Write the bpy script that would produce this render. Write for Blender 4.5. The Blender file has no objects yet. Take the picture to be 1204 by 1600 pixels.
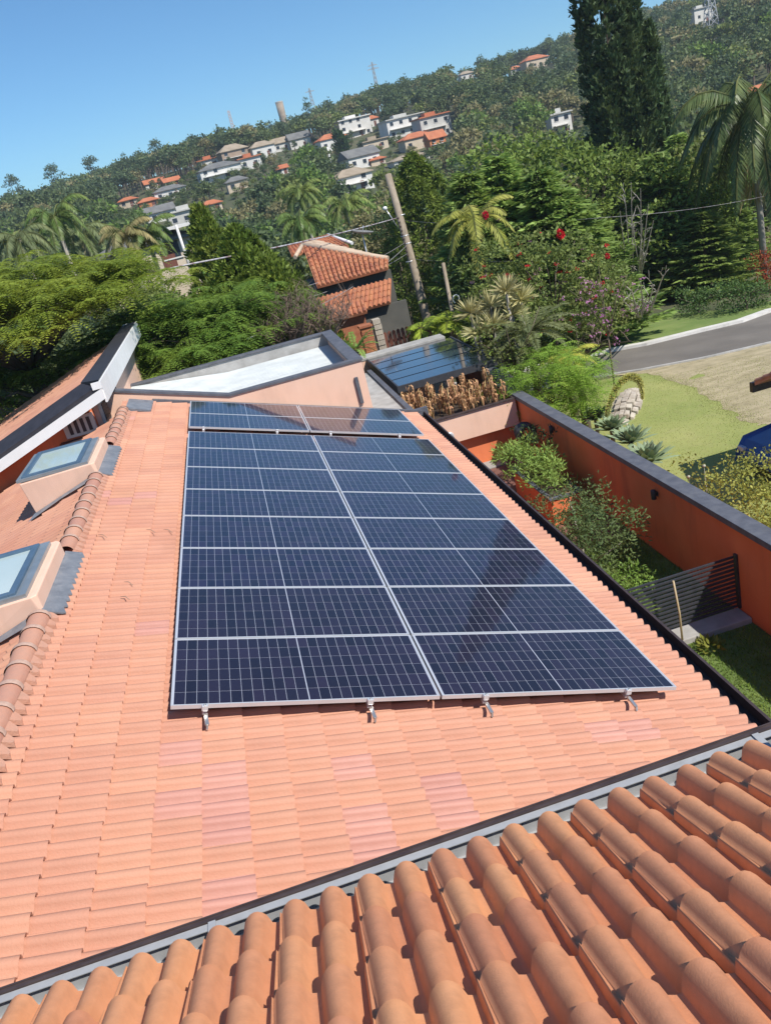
import bpy, math, random
import numpy as np
from mathutils import Matrix, Vector, Euler
random.seed(7)
rng = np.random.default_rng(11)
R_ = math.radians
# ---------------------------------------------------------------- camera (solved from the solar array)
scene = bpy.context.scene
CAM = np.array([1.38394, -6.02491, 3.54127])
RC = np.array([[0.952775745, -0.203469797, -0.225429415],
               [-0.283780765, -0.332296320, -0.899470752],
               [0.108105766, 0.920966447, -0.374344689]])      # rows: right, down, forward
FPX = 1291.99
camd = bpy.data.cameras.new('camera')
camo = bpy.data.objects.new('camera', camd)
scene.collection.objects.link(camo)
M = Matrix.Identity(4)
for r in range(3):
    M[r][0] = RC[0][r]; M[r][1] = -RC[1][r]; M[r][2] = -RC[2][r]; M[r][3] = CAM[r]
camo.matrix_world = M
camd.sensor_fit = 'VERTICAL'; camd.sensor_height = 24.0; camd.sensor_width = 24.0
camd.lens = FPX / 1600 * 24.0
camd.clip_start = 0.05; camd.clip_end = 6000
scene.camera = camo
# ---------------------------------------------------------------- sky, sun, exposure
SUN = Vector((0.54, -0.68, 1.0)).normalized()                    # direction towards the sun
elev = math.asin(SUN.z); azim = math.atan2(SUN.x, SUN.y)
world = bpy.data.worlds.new('World'); scene.world = world; world.use_nodes = True
wn = world.node_tree.nodes; wl = world.node_tree.links; wn.clear()
wout = wn.new('ShaderNodeOutputWorld'); bg = wn.new('ShaderNodeBackground')
sky = wn.new('ShaderNodeTexSky'); sky.sky_type = 'NISHITA'; sky.sun_disc = False
sky.sun_elevation = elev; sky.sun_rotation = azim; sky.altitude = 600
sky.air_density = 1.0; sky.dust_density = 0.0; sky.ozone_density = 3.2
bg.inputs['Strength'].default_value = 0.112
tint = wn.new('ShaderNodeMix'); tint.data_type = 'RGBA'; tint.blend_type = 'MULTIPLY'; tint.inputs[0].default_value = 1.0
tint.inputs[7].default_value = (.60, .88, 1.04, 1); wl.new(sky.outputs[0], tint.inputs[6])   # the phone camera's rendering of a clear sky
wl.new(tint.outputs[2], bg.inputs[0]); wl.new(bg.outputs[0], wout.inputs[0])
sund = bpy.data.lights.new('sun', 'SUN'); suno = bpy.data.objects.new('sun', sund)
scene.collection.objects.link(suno)
sund.energy = 5.0; sund.angle = R_(0.55); sund.color = (1.0, 0.945, 0.86)
suno.rotation_euler = SUN.to_track_quat('Z', 'Y').to_euler(); suno.location = (0, 0, 60)
vs = scene.view_settings
scene.display_settings.display_device = 'sRGB'
vs.view_transform = 'Standard'; vs.look = 'None'; vs.gamma = 1.0; vs.use_curve_mapping = False
vs.exposure = 0.17
scene.cycles.max_bounces = 6; scene.cycles.diffuse_bounces = 3; scene.cycles.glossy_bounces = 3
scene.cycles.transmission_bounces = 4; scene.cycles.transparent_max_bounces = 6
scene.cycles.volume_bounces = 0
scene.cycles.use_denoising = True

# ---------------------------------------------------------------- measuring helpers (pixels of the 1204x1600 photograph to places)
def ray(x, y):
    return RC.T @ np.array([(x - 602) / FPX, (y - 800) / FPX, 1.0])
def pz(x, y, z): d = ray(x, y); return CAM + d * (z - CAM[2]) / d[2]
def py_(x, y, Y): d = ray(x, y); return CAM + d * (Y - CAM[1]) / d[1]
def px_(x, y, X): d = ray(x, y); return CAM + d * (X - CAM[0]) / d[0]
_TR = np.array([0, 10, 30, 60, 100, 150, 450, 520, 700, 1500, 4000.])
_TZ = np.array([-5.0, -5.0, -5.5, -7.5, -12, -13, 31.5, 35, 33, 25, 0.])
def terrain(x, y):
    r = np.hypot(x - CAM[0], y - CAM[1])
    a = np.arctan2(x - CAM[0], y - CAM[1])
    z = np.interp(r, _TR, _TZ)
    k = np.clip((r - 120) / 200, 0, 1)
    z = z - 9.5 * np.clip((.30 - a) / .22, 0, 1) * np.clip((r - 330) / 120, 0, 1)
    return z + k * (2.2 * np.sin(a * 9 + 1) + 1.5 * np.sin(a * 23 + r * .02) + 1.2 * np.sin(r * .035 + a * 5))
def at(x, y, rmax=900):
    d = ray(x, y); d = d / np.linalg.norm(d)
    t = 5.0
    while t < rmax:
        p = CAM + d * t
        if p[2] < terrain(p[0], p[1]):
            lo, hi = t - max(.5, t * .01), t
            for _ in range(20):
                m = (lo + hi) / 2; p = CAM + d * m
                if p[2] < terrain(p[0], p[1]): hi = m
                else: lo = m
            return CAM + d * hi
        t += max(.5, t * .01)
    return CAM + ray(x, y) * 470.0
def dist(p): return float(RC[2] @ (np.asarray(p, float) - CAM))
def along(x, y, D):                                              # point on the pixel's ray at depth D
    return CAM + ray(x, y) * D

# ---------------------------------------------------------------- object helpers
COL = scene.collection
def tag(o, label=None, cat=None, group=None, kind=None):
    if label: o['label'] = label
    if cat: o['category'] = cat
    if group: o['group'] = group
    if kind: o['kind'] = kind
    return o
def thing(name, label, cat, loc=(0, 0, 0), rz=0, group=None):
    o = bpy.data.objects.new(name, None); COL.objects.link(o)
    o.location = tuple(float(v) for v in loc); o.rotation_euler = (0, 0, rz); o.empty_display_size = .2
    return tag(o, label, cat, group)
def wloc(o):
    v = Vector((0, 0, 0))
    while o is not None: v = v + o.location; o = o.parent
    return v
def link(name, me, parent=None, mat=None, loc=None):
    o = bpy.data.objects.new(name, me); COL.objects.link(o)
    if mat is not None and not me.materials: me.materials.append(mat)
    if parent is not None: o.parent = parent
    if loc is not None: o.location = loc
    return o
def npmesh(name, V, F, mat=None, smooth=False):
    """V (n,3); F (m,k) one face size"""
    V = np.asarray(V, np.float32); F = np.asarray(F, np.int32)
    me = bpy.data.meshes.new(name)
    me.vertices.add(len(V)); me.vertices.foreach_set('co', V.ravel())
    k = F.shape[1]
    me.loops.add(F.size); me.loops.foreach_set('vertex_index', F.ravel())
    me.polygons.add(len(F)); me.polygons.foreach_set('loop_start', np.arange(0, F.size, k, dtype=np.int32))
    try: me.polygons.foreach_set('loop_total', np.full(len(F), k, np.int32))
    except Exception: pass
    me.polygons.foreach_set('use_smooth', np.full(len(F), bool(smooth)))
    me.update(calc_edges=True)
    if mat is not None: me.materials.append(mat)
    return me
class MB:
    def __init__(s): s.v = []; s.f = []; s.sm = []
    def add(s, V, F, smooth=False):
        b = len(s.v); s.v += [tuple(float(c) for c in p) for p in V]
        s.f += [tuple(i + b for i in f) for f in F]; s.sm += [smooth] * len(F)
        return s
    def box(s, a, b):
        x0, y0, z0 = [min(p, q) for p, q in zip(a, b)]; x1, y1, z1 = [max(p, q) for p, q in zip(a, b)]
        return s.add([(x0,y0,z0),(x1,y0,z0),(x1,y1,z0),(x0,y1,z0),(x0,y0,z1),(x1,y0,z1),(x1,y1,z1),(x0,y1,z1)],
                     [(0,3,2,1),(4,5,6,7),(0,1,5,4),(1,2,6,5),(2,3,7,6),(3,0,4,7)])
    def hexa(s, bot, top):                                       # two rings of n points (counter-clockwise from above)
        n = len(bot)
        F = [tuple(range(n))[::-1], tuple(range(n, 2 * n))]
        F += [(i, (i + 1) % n, n + (i + 1) % n, n + i) for i in range(n)]
        return s.add(list(bot) + list(top), F)
    def slab(s, ring, t):                                        # ring extruded down by t (vector or number)
        t = np.array([0, 0, -t]) if np.isscalar(t) else np.array(t)
        ring = [np.array(p, float) for p in ring]
        return s.hexa([p + t for p in ring], ring)
    def bar(s, a, b, w, h=None, up=(0, 0, 1)):
        a = np.array(a, float); b = np.array(b, float); h = h or w
        d = b - a; d /= np.linalg.norm(d); u = np.array(up, float)
        if abs(d @ u) > .98: u = np.array([1., 0, 0])
        sx = np.cross(d, u); sx /= np.linalg.norm(sx); sy = np.cross(sx, d)
        V = [p + sx * i * w / 2 + sy * j * h / 2 for p in (a, b) for i, j in ((-1, -1), (1, -1), (1, 1), (-1, 1))]
        return s.add(V, [(0,1,2,3),(7,6,5,4),(0,4,5,1),(1,5,6,2),(2,6,7,3),(3,7,4,0)])
    def tube(s, pts, rad, n=8, smooth=True, caps=True):
        pts = [np.array(p, float) for p in pts]
        rad = [rad] * len(pts) if np.isscalar(rad) else list(rad)
        V = []; prev = None
        for i, p in enumerate(pts):
            d = pts[min(i + 1, len(pts) - 1)] - pts[max(i - 1, 0)]; d = d / (np.linalg.norm(d) + 1e-9)
            if prev is None:
                u = np.array([0, 0, 1.]) if abs(d[2]) < .9 else np.array([1., 0, 0])
                a = np.cross(d, u)
            else: a = prev - d * (prev @ d)
            a /= np.linalg.norm(a); prev = a; c = np.cross(d, a)
            V += [p + rad[i] * (a * math.cos(2 * math.pi * k / n) + c * math.sin(2 * math.pi * k / n)) for k in range(n)]
        F = [(i * n + k, i * n + (k + 1) % n, (i + 1) * n + (k + 1) % n, (i + 1) * n + k) for i in range(len(pts) - 1) for k in range(n)]
        s.add(V, F, smooth)
        if caps:
            b = len(s.v) - len(V)
            s.f += [tuple(b + k for k in range(n))[::-1], tuple(b + (len(pts) - 1) * n + k for k in range(n))]; s.sm += [False, False]
        return s
    def lathe(s, c, prof, n=24, smooth=True, axis='z'):
        V = []
        for r, z in prof:
            for k in range(n):
                t = 2 * math.pi * k / n; p = (r * math.cos(t), r * math.sin(t), z)
                if axis == 'x': p = (z, p[0], p[1])
                if axis == 'y': p = (p[1], z, p[0])
                V.append((c[0] + p[0], c[1] + p[1], c[2] + p[2]))
        F = [(i * n + k, i * n + (k + 1) % n, (i + 1) * n + (k + 1) % n, (i + 1) * n + k) for i in range(len(prof) - 1) for k in range(n)]
        return s.add(V, F, smooth)
    def mesh(s, name, mat=None, off=(0, 0, 0)):
        me = bpy.data.meshes.new(name)
        me.from_pydata([(p[0] - off[0], p[1] - off[1], p[2] - off[2]) for p in s.v], [], s.f)
        me.polygons.foreach_set('use_smooth', s.sm)
        me.update()
        if mat is not None: me.materials.append(mat)
        return me
    def build(s, name, mat, parent=None, local=False):
        """verts are world places unless local"""
        off = (0, 0, 0) if (parent is None or local) else wloc(parent)
        return link(name, s.mesh(name, mat, off), parent)
def bevel(o, w=.006, seg=2):
    m = o.modifiers.new('edge', 'BEVEL'); m.width = w; m.segments = seg; m.limit_method = 'ANGLE'; m.angle_limit = R_(40)
    return o

# ---------------------------------------------------------------- materials
def _mix(nt, fac, a, b, mode='MIX'):
    n = nt.nodes.new('ShaderNodeMix'); n.data_type = 'RGBA'; n.blend_type = mode
    if hasattr(fac, 'name'): nt.links.new(fac, n.inputs[0])
    else: n.inputs[0].default_value = fac
    for v, i in ((a, 6), (b, 7)):
        if hasattr(v, 'name'): nt.links.new(v, n.inputs[i])
        else: n.inputs[i].default_value = (*v, 1) if len(v) == 3 else v
    return n.outputs[2]
def _noise(nt, scale, detail=4, rough=.55, stretch=None, coord='Object'):
    tc = nt.nodes.new('ShaderNodeTexCoord'); src = tc.outputs[coord]
    if stretch:
        mp = nt.nodes.new('ShaderNodeMapping'); mp.inputs['Scale'].default_value = stretch
        nt.links.new(src, mp.inputs[0]); src = mp.outputs[0]
    n = nt.nodes.new('ShaderNodeTexNoise'); n.inputs['Scale'].default_value = scale
    n.inputs['Detail'].default_value = detail; n.inputs['Roughness'].default_value = rough
    nt.links.new(src, n.inputs['Vector']); return n.outputs['Fac']
def _ramp(nt, src, a=.35, b=.65):
    n = nt.nodes.new('ShaderNodeMapRange'); n.inputs[1].default_value = a; n.inputs[2].default_value = b
    nt.links.new(src, n.inputs[0]); return n.outputs[0]
MATS = {}
def mat(name, c1, c2=None, scale=6, rough=.8, bump=0, bscale=None, island=0, objr=0, trans=0, metal=0, coat=0,
        stretch=None, dirt=None, dscale=1.5, damt=.5, spec=.5, lo=.35, hi=.65, coord='Object', dstretch=None):
    if name in MATS: return MATS[name]
    m = bpy.data.materials.new(name); m.use_nodes = True; nt = m.node_tree
    b = nt.nodes['Principled BSDF']; out = nt.nodes['Material Output']
    b.inputs['Roughness'].default_value = rough; b.inputs['Metallic'].default_value = metal
    b.inputs['Specular IOR Level'].default_value = spec
    if coat: b.inputs['Coat Weight'].default_value = coat; b.inputs['Coat Roughness'].default_value = .04; b.inputs['Coat IOR'].default_value = 1.27
    col = (*c1, 1)
    src = None
    if c2 is not None:
        src = _mix(nt, _ramp(nt, _noise(nt, scale, stretch=stretch, coord=coord), lo, hi), c1, c2)
    if dirt is not None:
        f = _ramp(nt, _noise(nt, dscale, 6, .65, stretch=dstretch, coord=coord), .5, .75)
        ml = nt.nodes.new('ShaderNodeMath'); ml.operation = 'MULTIPLY'; ml.inputs[1].default_value = damt
        nt.links.new(f, ml.inputs[0]); src = _mix(nt, ml.outputs[0], src if src is not None else c1, dirt)
    if island or objr:
        hs = nt.nodes.new('ShaderNodeHueSaturation')
        if src is not None: nt.links.new(src, hs.inputs['Color'])
        else: hs.inputs['Color'].default_value = col
        val = None
        for amt, kind in ((island, 'g'), (objr, 'o')):
            if not amt: continue
            if kind == 'g': r = nt.nodes.new('ShaderNodeNewGeometry').outputs['Random Per Island']
            else: r = nt.nodes.new('ShaderNodeObjectInfo').outputs['Random']
            mr = nt.nodes.new('ShaderNodeMapRange'); mr.inputs[3].default_value = 1 - amt; mr.inputs[4].default_value = 1 + amt
            nt.links.new(r, mr.inputs[0])
            if val is None: val = mr.outputs[0]
            else:
                mm = nt.nodes.new('ShaderNodeMath'); mm.operation = 'MULTIPLY'
                nt.links.new(val, mm.inputs[0]); nt.links.new(mr.outputs[0], mm.inputs[1]); val = mm.outputs[0]
            # slight hue shift from the same random number
            mh = nt.nodes.new('ShaderNodeMapRange'); mh.inputs[3].default_value = .5 - amt * .05; mh.inputs[4].default_value = .5 + amt * .05
            nt.links.new(r, mh.inputs[0]); nt.links.new(mh.outputs[0], hs.inputs['Hue'])
        nt.links.new(val, hs.inputs['Value']); src = hs.outputs[0]
    if src is not None: nt.links.new(src, b.inputs['Base Color'])
    else: b.inputs['Base Color'].default_value = col
    if bump:
        bn = nt.nodes.new('ShaderNodeBump'); bn.inputs['Strength'].default_value = min(1, bump); bn.inputs['Distance'].default_value = .01
        nt.links.new(_noise(nt, bscale or scale * 4, 6, .6, stretch=stretch, coord=coord), bn.inputs['Height']); nt.links.new(bn.outputs[0], b.inputs['Normal'])
    if trans:
        t = nt.nodes.new('ShaderNodeBsdfTranslucent'); mx = nt.nodes.new('ShaderNodeMixShader'); mx.inputs[0].default_value = trans
        tint = _mix(nt, 1.0, src if src is not None else c1, (1.0, 1.0, .55), 'MULTIPLY')
        g = nt.nodes.new('ShaderNodeGamma'); g.inputs[1].default_value = .8; nt.links.new(tint, g.inputs[0])
        nt.links.new(g.outputs[0], t.inputs[0])
        nt.links.new(b.outputs[0], mx.inputs[1]); nt.links.new(t.outputs[0], mx.inputs[2]); nt.links.new(mx.outputs[0], out.inputs[0])
    MATS[name] = m
    return m
# ================================================================ materials of the houses
m_tile = mat('clay_tile', (.53, .255, .168), (.575, .29, .197), 5, .62, .35, 60, objr=.045, dirt=(.34, .17, .11), dscale=2.6, damt=.38, spec=.3)
m_tile_m = mat('clay_tile_far', (.53, .255, .168), (.57, .295, .20), 1.3, .62, .2, 60, island=.06, dirt=(.34, .17, .11), dscale=.8, damt=.4, spec=.3)
m_tile_f = mat('clay_tile_upper', (.60, .25, .12), (.70, .32, .17), 3, .6, .18, 160, objr=.10, dirt=(.24, .11, .065), dscale=2.6, damt=.6, spec=.3)
m_tile_p = mat('pink_tile', (.49, .235, .184), (.53, .262, .21), 5, .55, .2, 60, objr=.06, spec=.35)
m_ridge = mat('ridge_tile_clay', (.50, .25, .17), (.58, .31, .22), 6, .75, .6, 60, objr=.12, dirt=(.25, .16, .12), dscale=6, damt=.5)
m_mortar = mat('mortar', (.52, .33, .25), (.60, .41, .32), 20, .9, .5)
m_pink = mat('pink_render', (.80, .52, .385), (.82, .54, .41), 2.5, .85, .15, 90, dirt=(.52, .34, .26), dscale=2.2, damt=.4, dstretch=(1, 1, .22))
m_orange = mat('orange_render', (.74, .19, .07), (.78, .22, .09), 1.6, .8, .15, 90, dirt=(.40, .10, .05), dscale=1.6, damt=.5, dstretch=(1, 1, .2))
m_dark = mat('dark_metal', (.035, .037, .045), (.05, .052, .06), 8, .5, .1)
m_gutterd = mat('brown_gutter', (.045, .03, .03), (.07, .05, .048), 9, .5, .1)
m_coping = mat('slate_paint', (.085, .09, .11), (.125, .13, .15), 5, .6, .2, 50, dirt=(.2, .2, .2), dscale=3, damt=.3)
m_galv = mat('galvanised', (.36, .37, .385), (.46, .47, .48), 5, .6, .1, 30, metal=.15, dirt=(.22, .22, .22), dscale=5, damt=.7)
m_lead = mat('lead_flashing', (.15, .165, .19), (.21, .225, .25), 6, .5, .3, 40, dirt=(.45, .45, .45), dscale=9, damt=.3)
m_white = mat('white_paint', (.78, .78, .77), (.82, .82, .81), 3, .6, .05, dirt=(.6, .58, .55), dscale=1.2, damt=.25)
m_whiteroof = mat('white_metal_roof', (.50, .53, .525), (.60, .63, .62), 2, .35, dirt=(.62, .64, .62), dscale=1.0, damt=.35)
m_alu = mat('aluminium', (.72, .73, .75), None, rough=.32, metal=.45)
m_concrete = mat('concrete', (.34, .33, .31), (.45, .44, .42), 3, .9, .4, 40, dirt=(.2, .2, .19), dscale=1.2, damt=.5)
m_cell = mat('solar_cell', (.013, .011, .028), (.022, .014, .026), 1.2, .35, spec=.3, objr=.3, coat=1.0, dirt=(.06, .055, .06), dscale=14, damt=.25)
m_cellm = mat('solar_cells', (.013, .012, .036), (.018, .014, .034), 1.2, .35, spec=.3, island=.3, coat=1.0, dirt=(.06, .055, .06), dscale=2, damt=.3)
m_sheet = mat('backsheet', (.46, .48, .55), None, rough=.35, coat=1.0)
m_pane = mat('skylight_pane', (.50, .60, .56), (.58, .67, .63), .8, .22, coat=1.0, spec=.6)
m_frameb = mat('skylight_frame', (.09, .15, .22), (.12, .19, .27), 4, .35, metal=.3)
m_flash = mat('skylight_flashing', (.30, .34, .36), (.38, .42, .44), 4, .35, metal=.5)

TH = R_(18.3); S_, C_ = math.sin(TH), math.cos(TH)
TAN = math.tan(TH)
HC = -.12                                                       # tile crowns lie this far under the panel glass
RX, EX = -1.3, 4.87                                             # ridge and eave (x)
Y0, Y1 = -4.6, 12.36
def roofz(x, h=HC): return h / C_ - x * TAN if x >= RX else h / C_ - RX * TAN + (x - RX) * TAN

# ---- one double roll tile: u across, v down the slope (tail lip at v = 0), w out of the roof
TW, TL, TE = .30, .372, .325
def tile_profile():
    p = []
    def roll(c, hw, H, n, a0=-1, a1=1):
        for k in range(n + 1):
            t = a0 + (a1 - a0) * k / n
            p.append((c + hw * t, H * math.cos(math.pi / 2 * t * .97) ** .72))
    D = .066
    p += [(.006, -D), (.0155, -.040), (.0195, -.030), (.0225, -.036)]
    for k in range(9):
        t = -.90 + 1.90 * k / 8
        p.append((.075 + .057 * t, -D + D * math.cos(math.pi / 2 * t * .992) ** .5))
    p += [(.150, -D + .001), (.166, -D)]
    for k in range(9):
        t = -1 + 2 * k / 8
        p.append((.225 + .057 * t, -D + D * math.cos(math.pi / 2 * t * .992) ** .5))
    p += [(.300, -D + .001), (.318, -D)]
    return p
def tile_mesh(name, mt, lip=.032, nv=2):
    P = tile_profile(); n = len(P); V = []; F = []; sm = []
    for j in range(nv + 1):
        v = -TL * (1 - j / nv); k = j / nv                        # k 0 head, 1 tail
        for (u, w) in P:
            c = .075 if u < .15 else .225
            uu = c + (u - c) * (.74 + .26 * k) if abs(u - c) < .0575 and u > .0235 else u
            V.append((uu, v, w - (.038 if w < -.04 else .029) * (1 - k)))
    for j in range(nv):
        for i in range(n - 1):
            a = j * n + i; F.append((a, a + 1, a + n + 1, a + n)); sm.append(True)
    b = len(V)
    for (u, w) in P: V.append((u, 0.0, w))
    for (u, w) in P:
        cr = max(0, (w + .066) / .066)
        V.append((u, -.004, w - lip * (1 - .25 * cr)))
    for i in range(n - 1): F.append((b + i, b + i + 1, b + n + i + 1, b + n + i)[::-1]); sm.append(False)
    me = bpy.data.meshes.new(name); me.from_pydata(V, [], F); me.polygons.foreach_set('use_smooth', sm); me.update()
    # flip if pointing down
    if me.polygons[3].normal.z < 0:
        me.flip_normals()
    me.materials.append(mt); return me
tm_main, tm_pink, tm_up = tile_mesh('roof_tile', m_tile), tile_mesh('roof_tile_pink', m_tile_p), tile_mesh('roof_tile_upper', m_tile_f)
def frame(o, u, v, w):
    Mx = Matrix.Identity(4)
    for r in range(3): Mx[r][0] = u[r]; Mx[r][1] = v[r]; Mx[r][2] = w[r]; Mx[r][3] = o[r]
    return Mx
def mesh_np(me):
    V = np.empty(len(me.vertices) * 3, np.float32); me.vertices.foreach_get('co', V)
    return V.reshape(-1, 3), [tuple(p.vertices) for p in me.polygons]
def merge_tiles(name, me, mats, parent, mt):
    V, F = mesh_np(me); F = np.array(F); off = np.array(wloc(parent)); VV = []; FF = []
    for k, Mx in enumerate(mats):
        A = np.array(Mx); VV.append(V @ A[:3, :3].T + A[:3, 3] - off); FF.append(F + k * len(V))
    o = link(name, npmesh(name, np.concatenate(VV), np.concatenate(FF), mt, True), parent)
    o['kind'] = 'stuff'; return o

# ---------------------------------------------------------------- the long wing that carries the solar panels
wing = thing('tiled_wing', 'long single-storey house wing under orange clay tiles that carries the solar panels', 'house wing', (2, 4, -4.68))
du, dv, dw = (0, -1, 0), (C_, 0, -S_), (S_, 0, C_)
lu, lv, lw = (0, 1, 0), (-C_, 0, -S_), (-S_, 0, C_)
sE = EX / C_                                                     # slope distance of the eave from x=0
ncol = int(math.ceil((Y1 - Y0) / TW)); nrow = int(math.ceil((EX - RX) / C_ / TE))
pinkpx = [(225, 985), (275, 1150), (265, 1258), (345, 1205), (347, 1245), (347, 1290), (350, 1390), (560, 1196), (585, 1290), (590, 1300),
          (710, 1222), (722, 1252), (975, 1140), (1035, 1137), (190, 650), (205, 775), (235, 770), (160, 770)]
def roof_hit(x, y, h=HC):
    d = ray(x, y); n = np.array([S_, 0, C_]); p0 = n * h
    return CAM + d * ((p0 - CAM) @ n) / (d @ n)
pinkset = set()
for q in pinkpx:
    p = roof_hit(*q); s = p[0] / C_ - .02
    pinkset.add((int((sE - s) / TE), int((Y1 - p[1]) / TW)))
cand = []
for i in range(nrow):
    for j in range(ncol):
        s = sE - i * TE; yt = Y1 - j * TW
        if yt - TW < Y0: continue
        if s - TE < RX / C_ - .25: continue
        xc = (s - .16) * C_; yc = yt - .15
        if .45 < xc < 4.0 and .6 < yc < 9.0: continue            # nothing shows under the middle of the array
        if .45 < xc < 4.0 and 10.0 < yc < 11.6: continue
        o = np.array([s * C_ + S_ * HC, yt, -s * S_ + C_ * HC])
        cand.append((np.linalg.norm(o - CAM) + (30 if (yc < -2.75 - .0 and True) else 0), i, j, o))
cand.sort(key=lambda t: t[0])
rest = []
jit = random.Random(3)
for k, (d_, i, j, o) in enumerate(cand):
    o = o + np.array(dw) * jit.uniform(-.002, .002) + np.array(dv) * jit.uniform(-.004, .004)
    Mx = frame(o, du, dv, dw) @ Matrix.Rotation(jit.gauss(0, .004), 4, 'Z')
    pk = (i, j) in pinkset
    if k < 296 or pk:
        ob = link('roof_tile', tm_pink if pk else tm_main, wing)
        if pk: ob['label'] = 'pinker replacement tile'
        ob.matrix_local = Matrix.Translation(-wloc(wing)) @ Mx
    else: rest.append(Mx)
for i in range(0, 17):                                           # left slope
    for j in range(ncol):
        y = Y0 + j * TW
        dsl = (i + 1) * TE                                       # down the slope from the ridge
        if dsl > 5.6 or y > 11.0: continue
        o = np.array([RX - dsl * C_, y, 0]); o[2] = roofz(o[0])
        rest.append(frame(o, lu, lv, lw))
merge_tiles('roof_tiles', tm_main, rest, wing, m_tile_m)
# deck under the tiles and walls
b = MB()
zr = roofz(RX) - .15
b.hexa([(RX, Y0, zr - .15), (EX - .02, Y0, roofz(EX) - .30), (EX - .02, Y1, roofz(EX) - .30), (RX, Y1, zr - .15)],
       [(RX, Y0, zr), (EX - .02, Y0, roofz(EX) - .15), (EX - .02, Y1, roofz(EX) - .15), (RX, Y1, zr)])
xl = RX - 5.5
b.hexa([(xl, Y0, roofz(xl) - .30), (RX, Y0, zr - .15), (RX, 11.1, zr - .15), (xl, 11.1, roofz(xl) - .30)],
       [(xl, Y0, roofz(xl) - .15), (RX, Y0, zr), (RX, 11.1, zr), (xl, 11.1, roofz(xl) - .15)])
b.build('roof_deck', m_mortar, wing)
b = MB(); b.box((4.15, Y0, -4.68), (4.35, 12.3, -1.85)); b.box((xl + .4, Y0, -4.68), (xl + .6, 11.0, roofz(xl) - .25)); b.build('wall', m_orange, wing)
# eave gutter
b = MB(); zg = roofz(EX) - .055
b.box((EX - .03, -3.1, zg - .13), (EX - .015, Y1 + .15, zg - .03)); b.box((EX - .015, -3.1, zg - .13), (EX + .12, Y1 + .15, zg - .115)); b.box((EX + .12, -3.1, zg - .13), (EX + .135, Y1 + .15, zg + .005))
b.box((EX + .135, -3.1, zg - .008), (EX + .15, Y1 + .15, zg + .005))
b.build('eave_gutter', m_gutterd, wing)
# ridge tiles
rt = MB()
n = 9; V = []; F = []
for (y, r) in ((0, .085), (.36, .098)):
    for i in range(n + 1):
        a = math.pi * i / n; V.append((r * math.cos(a) * 1.12, y, r * math.sin(a) * .95 - .05))
for i in range(n): F.append((i, i + 1, n + 2 + i, n + 1 + i))
rt.add(V, F, True)
V2 = [(p[0] * .84, p[1], (p[2] + .05) * .84 - .05) for p in V[n + 1:]]
rt.add(V[n + 1:] + V2, [(i, i + 1, n + 2 + i, n + 1 + i) for i in range(n)])
ridge_me = rt.mesh('ridge_tile', m_ridge)
mt_ = MB(); V = []; F = []
for (y, r) in ((-.05, .107), (.012, .106), (.03, .096)):
    for i in range(n + 1):
        a = math.pi * i / n; V.append((r * math.cos(a) * 1.12, y, r * math.sin(a) * .95 - .05 + .002))
for j in range(2):
    for i in range(n): F.append((j * (n + 1) + i, j * (n + 1) + i + 1, (j + 1) * (n + 1) + i + 1, (j + 1) * (n + 1) + i))
mt_.add(V, F, True); mortar_me = mt_.mesh('mortar_band', m_mortar)
def ridge_run(ya, yb):
    y = ya; k = 0
    while y < yb - .1:
        o = link('ridge_tile', ridge_me, wing, loc=Vector((RX + jit.uniform(-.008, .008), y, roofz(RX) + .035 + jit.uniform(-.004, .004))) - wloc(wing))
        o.rotation_euler = (0, 0, jit.gauss(0, .012)); o.scale = (1, min(1, (yb - y) / .36), 1)
        c = link('mortar_band', mortar_me, o, loc=(0, .35, 0))
        y += .335
b = MB()
ridge_run(-3.5, 1.95); ridge_run(3.62, 6.72); ridge_run(8.5, 11.3)
# saw-toothed mortar edge each side of the ridge
for sgn in (1, -1):
    b = MB(); y = -3.4
    while y < 11.3:
        o = np.array([RX + sgn * .085, y, roofz(RX) - .008]); 
        t = np.array([RX + sgn * .165, y + .03, roofz(RX + sgn * .165) - .012])
        b.add([o, o + [0, .15, 0], t + [0, .055, 0], t, o - [0, 0, .05], o + [0, .15, -.05], t + [0, .055, -.05], t - [0, 0, .05]],
              [(0,1,2,3),(3,2,6,7),(0,3,7,4),(1,5,6,2)])
        y += .15
    b.build('ridge_bedding', m_ridge, wing)['kind'] = 'stuff'
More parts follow.
